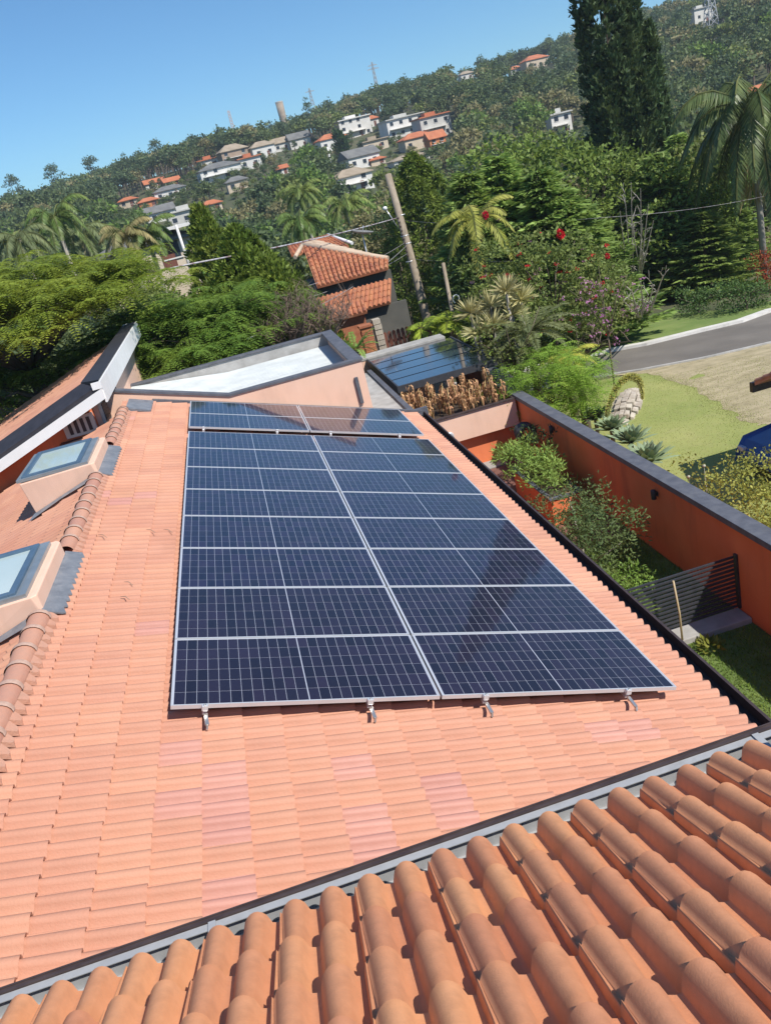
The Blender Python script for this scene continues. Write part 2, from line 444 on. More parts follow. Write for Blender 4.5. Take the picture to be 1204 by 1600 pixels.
# ---- the two roof lights on the ridge
def skylight(y0, y1, label):
    cx0, cx1, zt = -2.36, -1.20, roofz(RX) + .18
    zl = roofz(cx0) - .05; zrr = roofz(-1.29) - .03
    c = MB(); c.hexa([(cx0, y0, zl), (-1.3, y0, roofz(RX) - .06), (-1.275, y0 + .02, zrr), (-1.275, y1 - .02, zrr), (-1.3, y1, roofz(RX) - .06), (cx0, y1, zl)],
                     [(cx0 - .06, y0 - .04, zt - .01), (-1.33, y0 - .04, zt + .01), (-1.28, y0 + .02, zt - .0), (-1.28, y1 - .02, zt), (-1.33, y1 + .02, zt + .01), (cx0 - .06, y1 + .02, zt - .01)])
    root = c.build('skylight', m_pink, wing); root['label'] = label
    bevel(root, .012, 2)
    g = MB(); xa, xb = cx0 - .1, -1.37; ya, yb = y0 + .0, y1 - .06; z0, z1 = zt + .005, zt + .05
    w = .14
    g.box((xa, ya, z0), (xa + w * .8, yb, z1)); g.box((xb - w, ya, z0), (xb, yb, z1)); g.box((xa + w * .8, ya, z0), (xb - w, ya + w * .5, z1)); g.box((xa + w * .8, yb - w * .5, z0), (xb - w, yb, z1))
    g.build('flashing_frame', m_flash, root)
    g = MB(); xa += w * .55; xb -= w * .75; ya += w * .3; yb -= w * .3; w2 = .075; z1 += .028
    g.box((xa, ya, z0 + .01), (xa + w2, yb, z1)); g.box((xb - w2, ya, z0 + .01), (xb, yb, z1)); g.box((xa + w2, ya, z0 + .01), (xb - w2, ya + w2, z1)); g.box((xa + w2, yb - w2, z0 + .01), (xb - w2, yb, z1))
    bevel(g.build('frame', m_frameb, root), .006)
    g = MB(); g.box((xa + w2, ya + w2, z0), (xb - w2, yb - w2, z1 - .03)); g.build('pane', m_pane, root)
    # lead apron on the panel side with a toothed edge, and up the left slope
    L = MB(); nn = 11; ys = np.linspace(y0 - .05, y1 + .05, nn + 1); e = .004
    def P(x, y, up=.012): return np.array([x, y, roofz(x) + up])
    for k in range(nn):
        a, c2 = ys[k], ys[k + 1]; m_ = (a + c2) / 2
        for ring in ([P(-1.285, a, .03), P(-1.11, a), P(-1.11, c2), P(-1.285, c2, .03)], [P(-1.11, a), P(-1.075, a + .03, .004), P(-1.11, c2)]):
            ring = [np.array(q) for q in ring]; nq = len(ring)
            L.add(ring + [q - [0, 0, .02] for q in ring], [tuple(range(nq))] + [(i, (i + 1) % nq, nq + (i + 1) % nq, nq + i)[::-1] for i in range(nq)])
    ring = [P(-1.35, y0 - .22, .01), P(-1.3, y0 - .03, .03), P(cx0 - .02, y0 - .03, .03), P(cx0 - .1, y0 - .25, .01), P(-1.9, y0 - .13, .012)]
    L.add([ring[0], ring[1], ring[2], ring[3], ring[4]], [(0, 1, 2, 3, 4)])
    L.build('lead_flashing', m_lead, root)
skylight(2.02, 3.52, 'nearer roof light, cut by the left edge of the photo')
skylight(6.80, 8.38, 'farther roof light with its whole blue frame showing')
# flashing at the far end of the wing and the grey patch by the ridge end
b = MB()
for (xa, xb) in ((-1.25, -.78),):
    b.add([(xa, 11.35, roofz(xa) + .03), (xb, 11.35, roofz(xb) + .012), (xb + .0, 12.3, roofz(xb) + .012), (xa, 12.3, roofz(xa) + .03)], [(0, 1, 2, 3)])
    b.add([(xb, 11.35, roofz(xb) + .012), (xb, 11.35, roofz(xb) - .03), (xa, 11.35, roofz(xa) - .03), (xa, 11.35, roofz(xa) + .03)], [(0, 1, 2, 3)])
    b.add([(xb, 11.35, roofz(xb) + .012), (xb, 11.35, roofz(xb) - .03), (xb, 12.3, roofz(xb) - .03), (xb, 12.3, roofz(xb) + .012)], [(0, 3, 2, 1)])
b.build('ridge_end_flashing', m_lead, wing)
b = MB(); b.hexa([(-.8, Y1 - .02, roofz(-.8) - .1), (4.95, Y1 - .02, roofz(4.95) - .1), (4.95, Y1 + .06, roofz(4.95) - .1), (-.8, Y1 + .06, roofz(-.8) - .1)],
                 [(-.8, Y1 - .02, roofz(-.8) + .025), (4.95, Y1 - .02, roofz(4.95) + .025), (4.95, Y1 + .06, roofz(4.95) + .025), (-.8, Y1 + .06, roofz(-.8) + .025)])
b.build('end_flashing', m_coping, wing)
# small bits of debris lying on the tiles (twigs and leaves)
for k, q in enumerate([(262, 830), (200, 912), (195, 935), (235, 830), (160, 838), (275, 1000)]):
    p = roof_hit(q[0] - 6, q[1] - 2); p2 = roof_hit(q[0] + 8, q[1] + 3)
    p3 = (p + p2) / 2 + np.array([0, .03, .01]); up = np.array([0, 0, .006])
    t = MB().tube([p + up, p3 + up, p2 + up], [.002, .005, .003], 5)
    o = t.build('dry_twig', mat('twig', (.28, .2, .15), rough=.9), None)
    tag(o, ['dry twig on the tiles, %s' % s for s in ('left of the third and fourth panel rows', 'above the next twig on the bare tiles', 'just below another twig on the bare tiles', 'close beside the left edge of the panels', 'near the mortared ridge between the roof lights', 'beside the single pink tile')][k], 'twig', 'twigs fallen on the roof')

# ---------------------------------------------------------------- the solar panels
PWd, PHt, GAP = 2.279, 1.134, .020
def cell_mesh(name, mt):
    return MB().box((0, 0, 0), (.0875, .1765, .0007)).mesh(name, mt)
cell_me = cell_mesh('cell', m_cell)
fr = MB(); a, hh = .013, .035
fr.box((0, 0, -hh), (PWd, a, .0015)); fr.box((0, PHt - a, -hh), (PWd, PHt, .0015)); fr.box((0, a, -hh), (a, PHt - a, .0015)); fr.box((PWd - a, a, -hh), (PWd, PHt - a, .0015))
frame_me = fr.mesh('frame', m_alu)
sheet_me = MB().box((a, a, -.006), (PWd - a, PHt - a, -.0012)).mesh('backsheet', m_sheet)
cells = []
for i in range(24):
    for j in range(6):
        cx = .022 + i * .0928 + (.006 if i >= 12 else -.0)+ .002; cy = .0175 + j * .184
        cells.append((cx, cy, -.0012))
CV = []; CF = []
for (x, y, z) in cells:
    k = len(CV); CV += [(x, y, z + .0006), (x + .0898, y, z + .0006), (x + .0898, y + .181, z + .0006), (x, y + .181, z + .0006)]; CF.append((k, k + 1, k + 2, k + 3))
cells_me = npmesh('cells', CV, CF, m_cellm)
cell_me = npmesh('cell', [(0, 0, .0006), (.0898, 0, .0006), (.0898, .181, .0006), (0, .181, .0006), (0, 0, 0), (.0898, 0, 0), (.0898, .181, 0), (0, .181, 0)],
                 [(0, 1, 2, 3), (4, 5, 1, 0), (5, 6, 2, 1), (6, 7, 3, 2), (7, 4, 0, 3)], m_cell)
ordn = ['nearest', 'second nearest', 'third', 'fourth', 'fifth', 'sixth', 'seventh', 'farthest']
def solar_panel(r, c, y, label):
    o = bpy.data.objects.new('solar_panel', None); COL.objects.link(o)
    x = c * (PWd + GAP)
    o.matrix_world = frame((x * C_, y, -x * S_), (C_, 0, -S_), (0, 1, 0), dw)
    o.location = (x * C_, y, -x * S_); o.rotation_euler = (0, TH, 0)
    tag(o, label, 'solar panel', 'solar panels on the tiled roof')
    link('frame', frame_me, o); link('backsheet', sheet_me, o)
    if r < 2:
        for (cx, cy, cz) in cells: link('cell', cell_me, o, loc=(cx, cy, cz))
    else:
        q = link('cells', cells_me, o); q['kind'] = 'stuff'
for r in range(8):
    for c in range(2):
        solar_panel(r, c, r * 1.154, 'solar panel, %s row of the big array, %s side' % (ordn[r], ('ridge', 'eave')[c]))
for r in range(2):
    for c in range(2):
        solar_panel(8 + r, c, 9.59 + r * 1.154, 'solar panel of the small far group, %s, %s side' % (('row beside the gap', 'row against the pink wall')[r], ('ridge', 'eave')[c]))
# rails, clamps and hooks
def slope_pt(s, y, h): return np.array([s * C_ + S_ * h, y, -s * S_ + C_ * h])
m_steel = mat('steel', (.6, .58, .55), None, rough=.3, metal=.8)
rk = thing('panel_rack', 'aluminium rails, clamps and hooks that hold the solar panels on the tiles', 'mounting rack', (0, 0, 0))
hooks = []
for q in [(322, 1102), (578, 1092), (757, 1086), (980, 1080)]:
    p = roof_hit(q[0], q[1], -.03); hooks.append(p[0] / C_)
for s in hooks:
    for (ya, yb) in ((-.015, 9.21), (9.52, 11.9)):
        MB().bar(slope_pt(s, ya, -.062), slope_pt(s, yb, -.062), .04, .045, up=dw).build('rail', m_alu, rk)
    for yc in (-.012, 9.575):
        c = MB(); c.bar(slope_pt(s, yc - .028, -.016), slope_pt(s, yc + .012, -.016), .052, .05, up=dw)
        ob = bevel(c.build('end_clamp', m_alu, rk), .006)
        t = MB().lathe((0, 0, 0), [(.011, 0), (.011, .007), (0, .007)], 10).mesh('bolt', m_steel)
        bo = link('bolt', t, ob); bo.location = Vector(slope_pt(s, yc - .014, .009)); bo.rotation_euler = (0, TH, 0)
    h = MB(); h.bar(slope_pt(s + .005, -.03, -.07), slope_pt(s + .02, -.16, -.093), .032, .016, up=dw)
    h.bar(slope_pt(s + .02, -.155, -.093), slope_pt(s + .02, -.17, -.125), .034, .014, up=dv)
    h.build('roof_hook', m_steel, rk)

# ---------------------------------------------------------------- the upper roof in the foreground
up = thing('upper_wing', 'higher house wing whose big orange roll tiles fill the bottom of the photo', 'house wing', (1.4, -5, -4.68))
fu, fv, fw = (1, 0, 0), (0, .9034, -.4288), (0, .4288, .9034)
O1 = np.array([1.411, -3.514, 1.087]) - np.array(fv) * TE                              # crown of an even roll at its lip, second course
cnt = 0
for j in range(0, 9):
    for i in range(-12, 13):
        # tile holds an odd roll then an even roll; odd roll centre at x = 1.411 + .15*(2*i-1)
        xo = 1.411 + .30 * i - .15 - .075
        o = O1 + np.array([xo - 1.411, 0, 0]) - np.array(fv) * ((j - 1) * TE)
        o = o + np.array(fw) * jit.uniform(-.002, .002) + np.array(fv) * jit.uniform(-.006, .006)
        t = link('roof_tile', tm_up, up); t.matrix_local = Matrix.Translation(-wloc(up)) @ frame(o, fu, fv, fw) @ Matrix.Rotation(jit.gauss(0, .005), 4, 'Z')
        cnt += 1
e0 = O1 + np.array(fv) * TE                                        # eave lip line
xa, xb = -2.3, 5.4; SH = TE * np.array(fv)
dk = MB(); p0 = e0 - np.array(fw) * .14 - np.array(fv) * .06; p1 = p0 - np.array(fv) * 2.9
dk.hexa([(xa, p0[1], p0[2] - .12), (xa, p1[1], p1[2] - .12), (xb, p1[1], p1[2] - .12), (xb, p0[1], p0[2] - .12)][::-1],
        [(xa, p0[1], p0[2]), (xa, p1[1], p1[2]), (xb, p1[1], p1[2]), (xb, p0[1], p0[2])][::-1])
dk.build('roof_deck', m_gutterd, up)
MB().box((xa + .1, -4.0, -4.68), (xb - .1, -3.85, .85)).build('wall', m_orange, up)
MB().box((xa, -3.32 - SH[1], .62 - SH[2]), (xb, -3.29 - SH[1], .85 - SH[2])).build('fascia', m_gutterd, up)
# box gutter: galvanised back and tray, dark outer lip
zg = .835 - SH[2]; y_in, y_out = -3.285 - SH[1], -3.085 - SH[1]
g = MB(); g.box((xa, y_in, zg - .10), (xb, y_in + .004, zg + .02)); g.box((xa, y_in + .004, zg - .10), (xb, y_out, zg - .096))
g.box((xa, y_out - .004, zg - .096), (xb, y_out, zg)); g.box((xa, y_out - .035, zg), (xb, y_out, zg + .004))
go = g.build('gutter_tray', m_galv, up)
e1 = e0 - np.array(fw) * .108
MB().hexa([(xa, e1[1] - .12, e1[2] + .04), (xb, e1[1] - .12, e1[2] + .04), (xb, e1[1] + .075, e1[2] - .035), (xa, e1[1] + .075, e1[2] - .035)],
          [(xa, e1[1] - .12, e1[2] + .046), (xb, e1[1] - .12, e1[2] + .046), (xb, e1[1] + .075, e1[2] - .029), (xa, e1[1] + .075, e1[2] - .029)]).build('drip_flashing', mat('grey_flashing', (.20, .21, .22), (.28, .29, .30), 5, .6), up)
g = MB(); g.box((xa, y_out + .002, zg - .11), (xb, y_out + .012, zg + .012)); g.box((xa, y_out + .012, zg - .02), (xb, y_out + .042, zg - .008)); g.box((xa, y_out + .042, zg - .05), (xb, y_out + .05, zg - .004))
g.build('gutter_lip', m_gutterd, up)
for q in (.6, 3.0): MB().box((q, y_in + .004, zg + .005), (q + .03, y_out, zg + .012)).build('gutter_bracket', m_galv, up)
# ================================================================ ground
m_ground = mat('hill_soil', (.055, .075, .03), (.12, .11, .055), .12, .95, .3, 2, dirt=(.05, .07, .025), dscale=.03, damt=.7)
m_lawn = mat('lawn', (.22, .27, .065), (.35, .36, .12), .28, .95, .5, 30, dirt=(.34, .29, .15), dscale=3.5, damt=.35)
m_lawn2 = mat('lawn_green', (.13, .20, .045), (.20, .26, .07), .6, .95, .5, 30, dirt=(.3, .27, .13), dscale=2.5, damt=.3)
m_straw = mat('dry_turf', (.34, .285, .165), (.46, .385, .245), 1.6, .95, .6, 25, stretch=(.45, 1.7, 1), dirt=(.20, .17, .10), dscale=3.2, damt=.7)
m_asph = mat('asphalt', (.155, .138, .12), (.195, .175, .152), .5, .85, .3, 120, dirt=(.10, .095, .09), dscale=.35, damt=.5)
m_kerb = mat('kerb_paint', (.62, .60, .56), (.72, .70, .66), 2, .85, .3, 30, dirt=(.38, .35, .31), dscale=2.2, damt=.6)
m_yard = mat('yard_turf', (.10, .16, .035), (.17, .23, .06), 2.5, .95, .5, 40, dirt=(.16, .14, .07), dscale=2, damt=.4)
m_floor = mat('yard_paving', (.16, .075, .06), (.21, .10, .08), 2, .7, .2, 20)
rs = np.concatenate([[0.01], np.geomspace(4, 1500, 90)])
th = np.linspace(0, 2 * math.pi, 181)[:-1]
GX = CAM[0] + rs[:, None] * np.sin(th)[None]; GY = CAM[1] + rs[:, None] * np.cos(th)[None]
GZ = terrain(GX, GY)
V = np.stack([GX, GY, GZ], -1).reshape(-1, 3); nt_ = len(th)
F = []
for i in range(len(rs) - 1):
    k = np.arange(nt_); k2 = (k + 1) % nt_
    F.append(np.stack([i * nt_ + k, i * nt_ + k2, (i + 1) * nt_ + k2, (i + 1) * nt_ + k], 1)[:, ::-1])
terr = link('terrain', npmesh('terrain', V, np.concatenate(F), m_ground, True)); terr['kind'] = 'structure'
def sheet(name, poly, mt, up, kind='structure', step=.8):
    """a ground sheet following the terrain: poly in xy, filled by a clipped grid"""
    poly = [np.array(p[:2], float) for p in poly]
    import bmesh
    bm = bmesh.new(); vs = [bm.verts.new((p[0], p[1], 0)) for p in poly]; bm.faces.new(vs)
    lo = np.min(poly, 0); hi = np.max(poly, 0)
    for ax in (0, 1):
        for c in np.arange(lo[ax] + step, hi[ax], step):
            n = (1, 0, 0) if ax == 0 else (0, 1, 0)
            bmesh.ops.bisect_plane(bm, geom=bm.verts[:] + bm.edges[:] + bm.faces[:], plane_co=(c if ax == 0 else 0, c if ax == 1 else 0, 0), plane_no=n)
    for v in bm.verts: v.co.z = float(terrain(v.co.x, v.co.y)) + up
    bmesh.ops.recalc_face_normals(bm, faces=bm.faces)
    if bm.faces[:] and bm.faces[0].normal.z < 0: bmesh.ops.reverse_faces(bm, faces=bm.faces)
    me = bpy.data.meshes.new(name); bm.to_mesh(me); bm.free(); me.materials.append(mt)
    o = link(name, me); o['kind'] = kind; return o
def P2(px, py): p = at(px, py); return p
def ragged(pts, amp, seed, n=7):
    r = random.Random(seed); out = []
    for a, c in zip(pts[:-1], pts[1:]):
        for k in range(n):
            q = a[:2] + (c[:2] - a[:2]) * k / n; out.append(q + np.array([r.uniform(-amp, amp), r.uniform(-amp, amp)]))
    return out + [np.array(pts[-1][:2])]
near_edge = [P2(*q) for q in [(905, 596), (930, 590), (1000, 579), (1100, 560), (1204, 536)]]
far_edge = [P2(*q) for q in [(905, 563), (945, 553), (1010, 541), (1100, 519), (1160, 505), (1204, 489)]]
ne = [near_edge[0] + (near_edge[0] - near_edge[2]) * k for k in (4, 2)] + near_edge + [near_edge[-1] + np.array([4, -2.2, 0]), near_edge[-1] + np.array([10, -7.5, 0])]
fe = [far_edge[0] + (far_edge[0] - far_edge[2]) * k for k in (4, 2)] + far_edge + [far_edge[-1] + np.array([3.5, -.4, 0]), far_edge[-1] + np.array([10, -4.5, 0])]
sheet('road', ne + fe[::-1], m_asph, .03)
# kerbs as real steps, one solid per side
def strip(name, line, w, h, mt, up=0.03, side=1, seg=False):
    line = [np.array(p[:2], float) for p in line]; L = []
    for i, p in enumerate(line):
        d = line[min(i + 1, len(line) - 1)] - line[max(i - 1, 0)]; d /= np.linalg.norm(d)
        nrm = np.array([-d[1], d[0]]) * side
        L.append((p, p + nrm * w))
    out = []
    b = MB()
    for i in range(len(L) - 1):
        q = [L[i][0], L[i + 1][0], L[i + 1][1], L[i][1]]
        z = [float(terrain(*r)) + up for r in q]
        if side < 0: q = q[::-1]; z = z[::-1]
        b.hexa([(r[0], r[1], zz - .15) for r, zz in zip(q, z)], [(r[0], r[1], zz + h) for r, zz in zip(q, z)])
    return b.build(name, mt)
k1 = strip('kerb', fe, .42, .12, m_kerb, side=1); k1['kind'] = 'structure'
k2 = strip('kerb', ne, .16, .05, m_concrete, side=-1); k2['kind'] = 'structure'
# verges
sheet('lawn', [fe[1], fe[3], fe[4], fe[5], fe[6], fe[7], fe[8], P2(1204, 470) + [4, 2, 0], P2(1180, 480), P2(1060, 490), P2(980, 500), P2(940, 535)], m_lawn2, .018)
lawnpoly = [P2(905, 600), P2(1000, 584), P2(1060, 574), P2(1110, 590), P2(1204, 620), P2(1204, 640) + [6, -3, 0], np.array([20, 4, 0]), np.array([8.4, 4, 0]), np.array([8.4, 19, 0])]
sheet('lawn', lawnpoly, m_lawn, .018)
sheet('dry_turf', [near_edge[1], near_edge[2], near_edge[3], near_edge[4], ne[-2], ne[-1], np.array([24, 6, 0]), P2(1204, 670) + [6, -3, 0], *ragged([P2(1204, 668), P2(1165, 660), P2(1130, 636), P2(1075, 603), P2(1010, 584)], .13, 5)], m_straw, .022)
# yard between the wing and the boundary wall
G0 = -4.68
b = MB(); b.box((4.3, -3.5, -5.6), (8.25, 5.05, G0)); b.box((4.3, 5.05, -5.6), (8.25, 9.0, G0 - .0005)); o = b.build('yard_lawn', m_yard); o['kind'] = 'structure'
o = MB().box((4.3, 9.0, -5.6), (8.25, 17.2, G0 + .012)).build('yard_paving', m_floor); o['kind'] = 'structure'
tag(bevel(MB().box((6.6, 15.0, G0 + .008), (7.5, 16.35, G0 + .05)).build('paving_slab', m_concrete), .01), 'pale square paving slab lying on the brown yard floor', 'slab')
o = MB().box((-7.5, -9, -5.7), (4.3, 12.4, G0 - .05)).build('house_plinth', m_concrete); o['kind'] = 'structure'
# ---------------------------------------------------------------- boundary wall
w_ = thing('boundary_wall', 'long orange garden wall with slate-grey coping beside the yard', 'wall', (8.3, 6, G0))
MB().box((8.2, -6, -5.3), (8.42, 16.9, -3.01)).build('wall', m_orange, w_)
c = MB(); c.hexa([(8.13, -6, -3.01), (8.50, -6, -3.01), (8.50, 16.95, -3.01), (8.13, 16.95, -3.01)], [(8.14, -6, -2.905), (8.49, -6, -2.925), (8.49, 16.95, -2.925), (8.14, 16.95, -2.905)])
bevel(c.build('coping', m_coping, w_), .008)
for k, (yy, zz) in enumerate(((12.8, -3.25), (7.72, -3.29))):
    l = MB(); l.box((8.185, yy - .04, zz - .05), (8.199, yy + .04, zz + .05)); l.lathe((8.12, yy, zz), [(0, -.095), (.045, -.095), (.05, -.09), (.05, .09), (.045, .095), (0, .095)], 12)
    l.box((8.15, yy - .015, zz - .02), (8.19, yy + .015, zz + .02))
    tag(l.build('wall_lamp', m_dark), ('black tube lamp on the orange wall, nearer the hose reel', 'black tube lamp on the orange wall, nearer the slatted fence')[k], 'wall lamp', 'lamps on the orange wall')
# hose reel on the wall
h = thing('hose_reel', 'dark green garden hose wound on a wall reel in the shaded corner', 'hose reel', (8.0, 14.4, -3.75))
m_hose = mat('hose', (.03, .045, .06), (.045, .065, .085), 20, .45)
hz = -3.72
b = MB()
for s in (-1, 1): b = MB(); b.lathe((7.98, 14.4 + s * .27, hz), [(.30, -.012), (.30, .012)], 20, axis='y'); b.bar((7.98, 14.4 + s * .27, hz), (8.2, 14.4 + s * .27, hz + .15), .03); b.bar((7.98, 14.4 + s * .27, hz - .25), (7.98, 14.4 + s * .27, hz + .25), .025); b.bar((7.75, 14.4 + s * .27, hz), (8.2, 14.4 + s * .27, hz), .025); b.bar((7.99, 14.4 + s * .27, hz), (7.95, 14.4 + s * .3, G0 + .05), .025); b.build('reel_side', m_dark, h)
b = MB(); pts = []
for k in range(24 * 8):
    t = k / 24; a = 2 * math.pi * k / 24; r = .235 + .01 * math.sin(k)
    pts.append((7.98 + r * math.cos(a), 14.4 + (-.23 + .46 * (t / 8)), hz + r * math.sin(a)))
b.tube(pts, .036, 6); b.build('hose', m_hose, h)
# raised planter against the far end of the yard, pale pink box overhanging a recess
p_ = thing('raised_planter', 'pale pink raised planter box full of dry stalks at the end of the yard', 'planter', (6.6, 16.2, G0))
bevel(MB().box((4.95, 15.3, -3.74), (8.14, 15.42, -2.99)).build('front_panel', m_pink, p_), .005)
MB().box((4.95, 15.42, -3.74), (8.14, 17.3, -3.66)).build('bottom_panel', m_pink, p_)
MB().box((4.95, 15.55, G0), (8.19, 15.7, -3.741)).build('recessed_base', m_orange, p_)
b = MB(); b.box((4.93, 15.25, -2.99), (8.16, 15.37, -2.95)); b.box((4.93, 17.25, -2.99), (8.16, 17.37, -2.95)); b.box((8.08, 15.37, -2.99), (8.16, 17.25, -2.95)); b.build('rim', m_gutterd, p_)
MB().box((4.96, 17.3, -3.7), (8.13, 17.36, -2.99)).build('back_panel', m_pink, p_)
m_soil = mat('soil', (.04, .028, .02), (.07, .05, .035), 8, .95, .6, 30)
MB().box((4.97, 15.425, -3.6), (8.07, 17.25, -3.10)).build('soil', m_soil, p_)
# round socket plate by the gutter
tag(MB().lathe((6.12, 15.29, -3.52), [(0, -.03), (.1, -.03), (.13, -.02), (.13, 0)], 18, axis='y').lathe((6.12, 15.27, -3.52), [(.03, -.03), (.05, -.035), (.075, -.03)], 18, axis='y').bar((6.14, 15.27, -3.6), (6.16, 15.27, -3.8), .05).build('garden_tap', m_alu), 'pale round fitting on the pink planter front beside the gutter', 'fitting')
# low planter box in the yard
q = thing('low_planter', 'low orange planter box with dark slate top in the yard', 'planter', (7.3, 11.2, G0))
zt = -3.98
bevel(MB().box((7.0, 10.42, G0), (7.72, 12.9, zt - .04)).build('box', m_orange, q), .008)
b = MB(); b.box((6.96, 10.38, zt - .04), (7.76, 10.5, zt)); b.box((6.96, 12.82, zt - .04), (7.76, 12.94, zt)); b.box((6.96, 10.5, zt - .04), (7.06, 12.82, zt)); b.box((7.66, 10.5, zt - .04), (7.76, 12.82, zt)); b.build('rim', m_coping, q)
MB().box((7.06, 10.5, zt - .039), (7.66, 12.82, zt - .03)).build('soil', m_soil, q)
# slatted fence and its kerb
f = thing('slatted_fence', 'low dark metal fence of horizontal slats across the yard', 'fence', (6.6, 5.2, G0))
for k in range(13):
    z = -4.52 + k * .0785
    MB().box((4.6, 5.17, z), (8.14, 5.20, z + .034)).build('slat', m_dark, f)
for x in (4.7, 5.85, 6.15, 8.16): MB().box((x, 5.14, -4.55), (x + .04, 5.22, -3.52)).build('post', m_dark, f)
k_ = MB().box((4.5, 4.84, G0 - .1), (8.19, 5.24, -4.575)).build('fence_kerb', m_concrete); bevel(k_, .02); k_['kind'] = 'structure'
st = MB(); s0 = px_(1066, 1010, 6.3); 
sb = np.array([6.93, 4.86, G0]); st.tube([sb, sb + [.01, .02, .6], sb + [-.03, .03, 1.22]], [.02, .018, .016], 8)
tag(st.build('bamboo_stake', mat('bamboo', (.45, .35, .2), (.55, .44, .27), 12, .6)), 'thin pale bamboo stake standing in the grass by the fence', 'stake')
# ---------------------------------------------------------------- box building with the white roof, beyond the array
w2 = thing('white_roof_annex', 'pink annex with flat white corrugated roof inside a grey parapet', 'annex', (1, 15, G0))
xl, xr, ya, yb, zt = -1.95, 3.86, 12.44, 17.35, -.245
def ztop(x): return zt if x > .8 else zt + (.8 - x) * .325
b = MB()
b.hexa([(xl, ya, -4.6), (.8, ya, -4.6), (xr, ya, -4.6), (xr, ya + .16, -4.6), (.8, ya + .16, -4.6), (xl, ya + .16, -4.6)],
       [(xl, ya, ztop(xl)), (.8, ya, zt), (xr, ya, zt), (xr, ya + .16, zt), (.8, ya + .16, zt), (xl, ya + .16, ztop(xl))])
b.build('front_wall', m_pink, w2)
MB().box((xr - .16, ya + .16, -4.6), (xr, yb, zt)).build('side_wall', m_pink, w2)
b = MB(); b.box((xl, yb - .16, -4.6), (xr - .16, yb, zt)); b.box((xl, ya + .16, -4.6), (xl + .16, yb - .16, zt - .05)); b.build('back_wall', m_concrete, w2)
def cop(pts, w, t=.045):                                         # coping run: list of (p, inward) centre points
    b = MB()
    for (p, q2) in zip(pts[:-1], pts[1:]): b.bar(p, q2, w, t)
    return b
b = MB(); b.hexa([(xl, ya - .03, ztop(xl)), (.8, ya - .03, zt), (xr + .03, ya - .03, zt), (xr + .03, ya + .2, zt), (.8, ya + .2, zt), (xl, ya + .2, ztop(xl))],
                 [(xl, ya - .03, ztop(xl) + .05), (.8, ya - .03, zt + .05), (xr + .03, ya - .03, zt + .05), (xr + .03, ya + .2, zt + .05), (.8, ya + .2, zt + .05), (xl, ya + .2, ztop(xl) + .05)])
b.build('coping', m_coping, w2)
bevel(MB().box((xr - .27, ya + .2, zt), (xr + .03, yb + .03, zt + .05)).build('coping', m_coping, w2), .006)
bevel(MB().box((xl, yb - .2, zt), (xr - .27, yb + .03, zt + .05)).build('coping', m_coping, w2), .006)
zf = zt - .32
b = MB(); V = []; nx = int((yb - ya - .5) / .05)
ys = np.sort(np.concatenate([np.arange(ya + .165, yb - .2, .16) + o_ for o_ in (0, .03, .06, .09)])); F = []
for i, y in enumerate(ys):
    z = zf + (0, .022, .022, 0)[i % 4]; V += [(xl + .165, y, z + .3), (.8, y, z), (xr - .165, y, z)]
for i in range(len(ys) - 1): F += [(3*i, 3*i+1, 3*i+4, 3*i+3), (3*i+1, 3*i+2, 3*i+5, 3*i+4)]
b.add(V, F); b.build('metal_roof', m_whiteroof, w2)
bevel(MB().box((3.60, ya - .06, -1.20), (3.68, ya - .003, -.58)).build('cable_duct', m_coping, w2), .006)
# grey slab right of the annex, with its dark coping
s_ = thing('side_slab_roof', 'flat grey concrete roof strip with dark coping between annex and pergola', 'flat roof', (4.5, 16, G0))
MB().box((xr + .001, 12.44, -2.45), (5.0, 20.3, -2.30)).build('slab', m_concrete, s_)
MB().box((5.0, 12.44, -4.6), (5.14, 20.3, -2.23)).build('coping_wall', m_coping, s_)
MB().box((xr + .001, 12.44, -4.6), (5.0, 12.56, -2.46)).build('wall', m_pink, s_)
MB().box((xr + .002, 12.40, -1.95), (5.10, 12.5, -1.70)).build('end_cap', m_coping, s_)
# ---------------------------------------------------------------- pergola with the dark glazed roof
g_ = thing('glazed_pergola', 'black framed pergola with glossy dark glazed roof behind the dry plants', 'pergola', (6.9, 19.8, G0))
m_dglass = mat('dark_glazing', (.018, .024, .034), (.03, .038, .05), .5, .12, coat=1, spec=.6, bump=.05, bscale=2)
zp = -2.33; x0, x1, y0, y1 = 5.36, 8.46, 17.4, 22.3
for k in range(5):
    a = y0 + .05 + k * (y1 - y0 - .1) / 5; c = y0 + .05 + (k + 1) * (y1 - y0 - .1) / 5
    MB().add([(x0 + .05, a + .02, zp + .024), (x1 - .05, a + .02, zp + .024), (x1 - .05, c + .008, zp + .012), (x0 + .05, c + .008, zp + .012)] +
             [(x0 + .05, a + .02, zp), (x1 - .05, a + .02, zp), (x1 - .05, c + .008, zp), (x0 + .05, c + .008, zp)],
             [(0, 1, 2, 3), (4, 5, 1, 0), (5, 6, 2, 1), (6, 7, 3, 2), (7, 4, 0, 3)]).build('roof_panel', m_dglass, g_)
b = MB(); b.box((x0, y0, zp - .17), (x1, y0 + .07, zp + .03)); b.build('front_beam', m_dark, g_)
MB().box((x1 - .05, y0 + .07, zp - .2), (x1, y1, zp + .045)).build('side_beam', m_dark, g_)
MB().box((x0, y0 + .07, zp - .2), (x0 + .05, y1, zp + .04)).build('side_beam', m_dark, g_)
for x, y in ((x1 - .1, y0 + .1), (x1 - .1, y1 - .1), (x0 + .1, y1 - .1), (x0 + .1, y0 + .1)): MB().box((x - .05, y - .05, G0), (x + .05, y + .05, zp - .26 if y < 18 else zp - .2)).build('post', m_dark, g_)
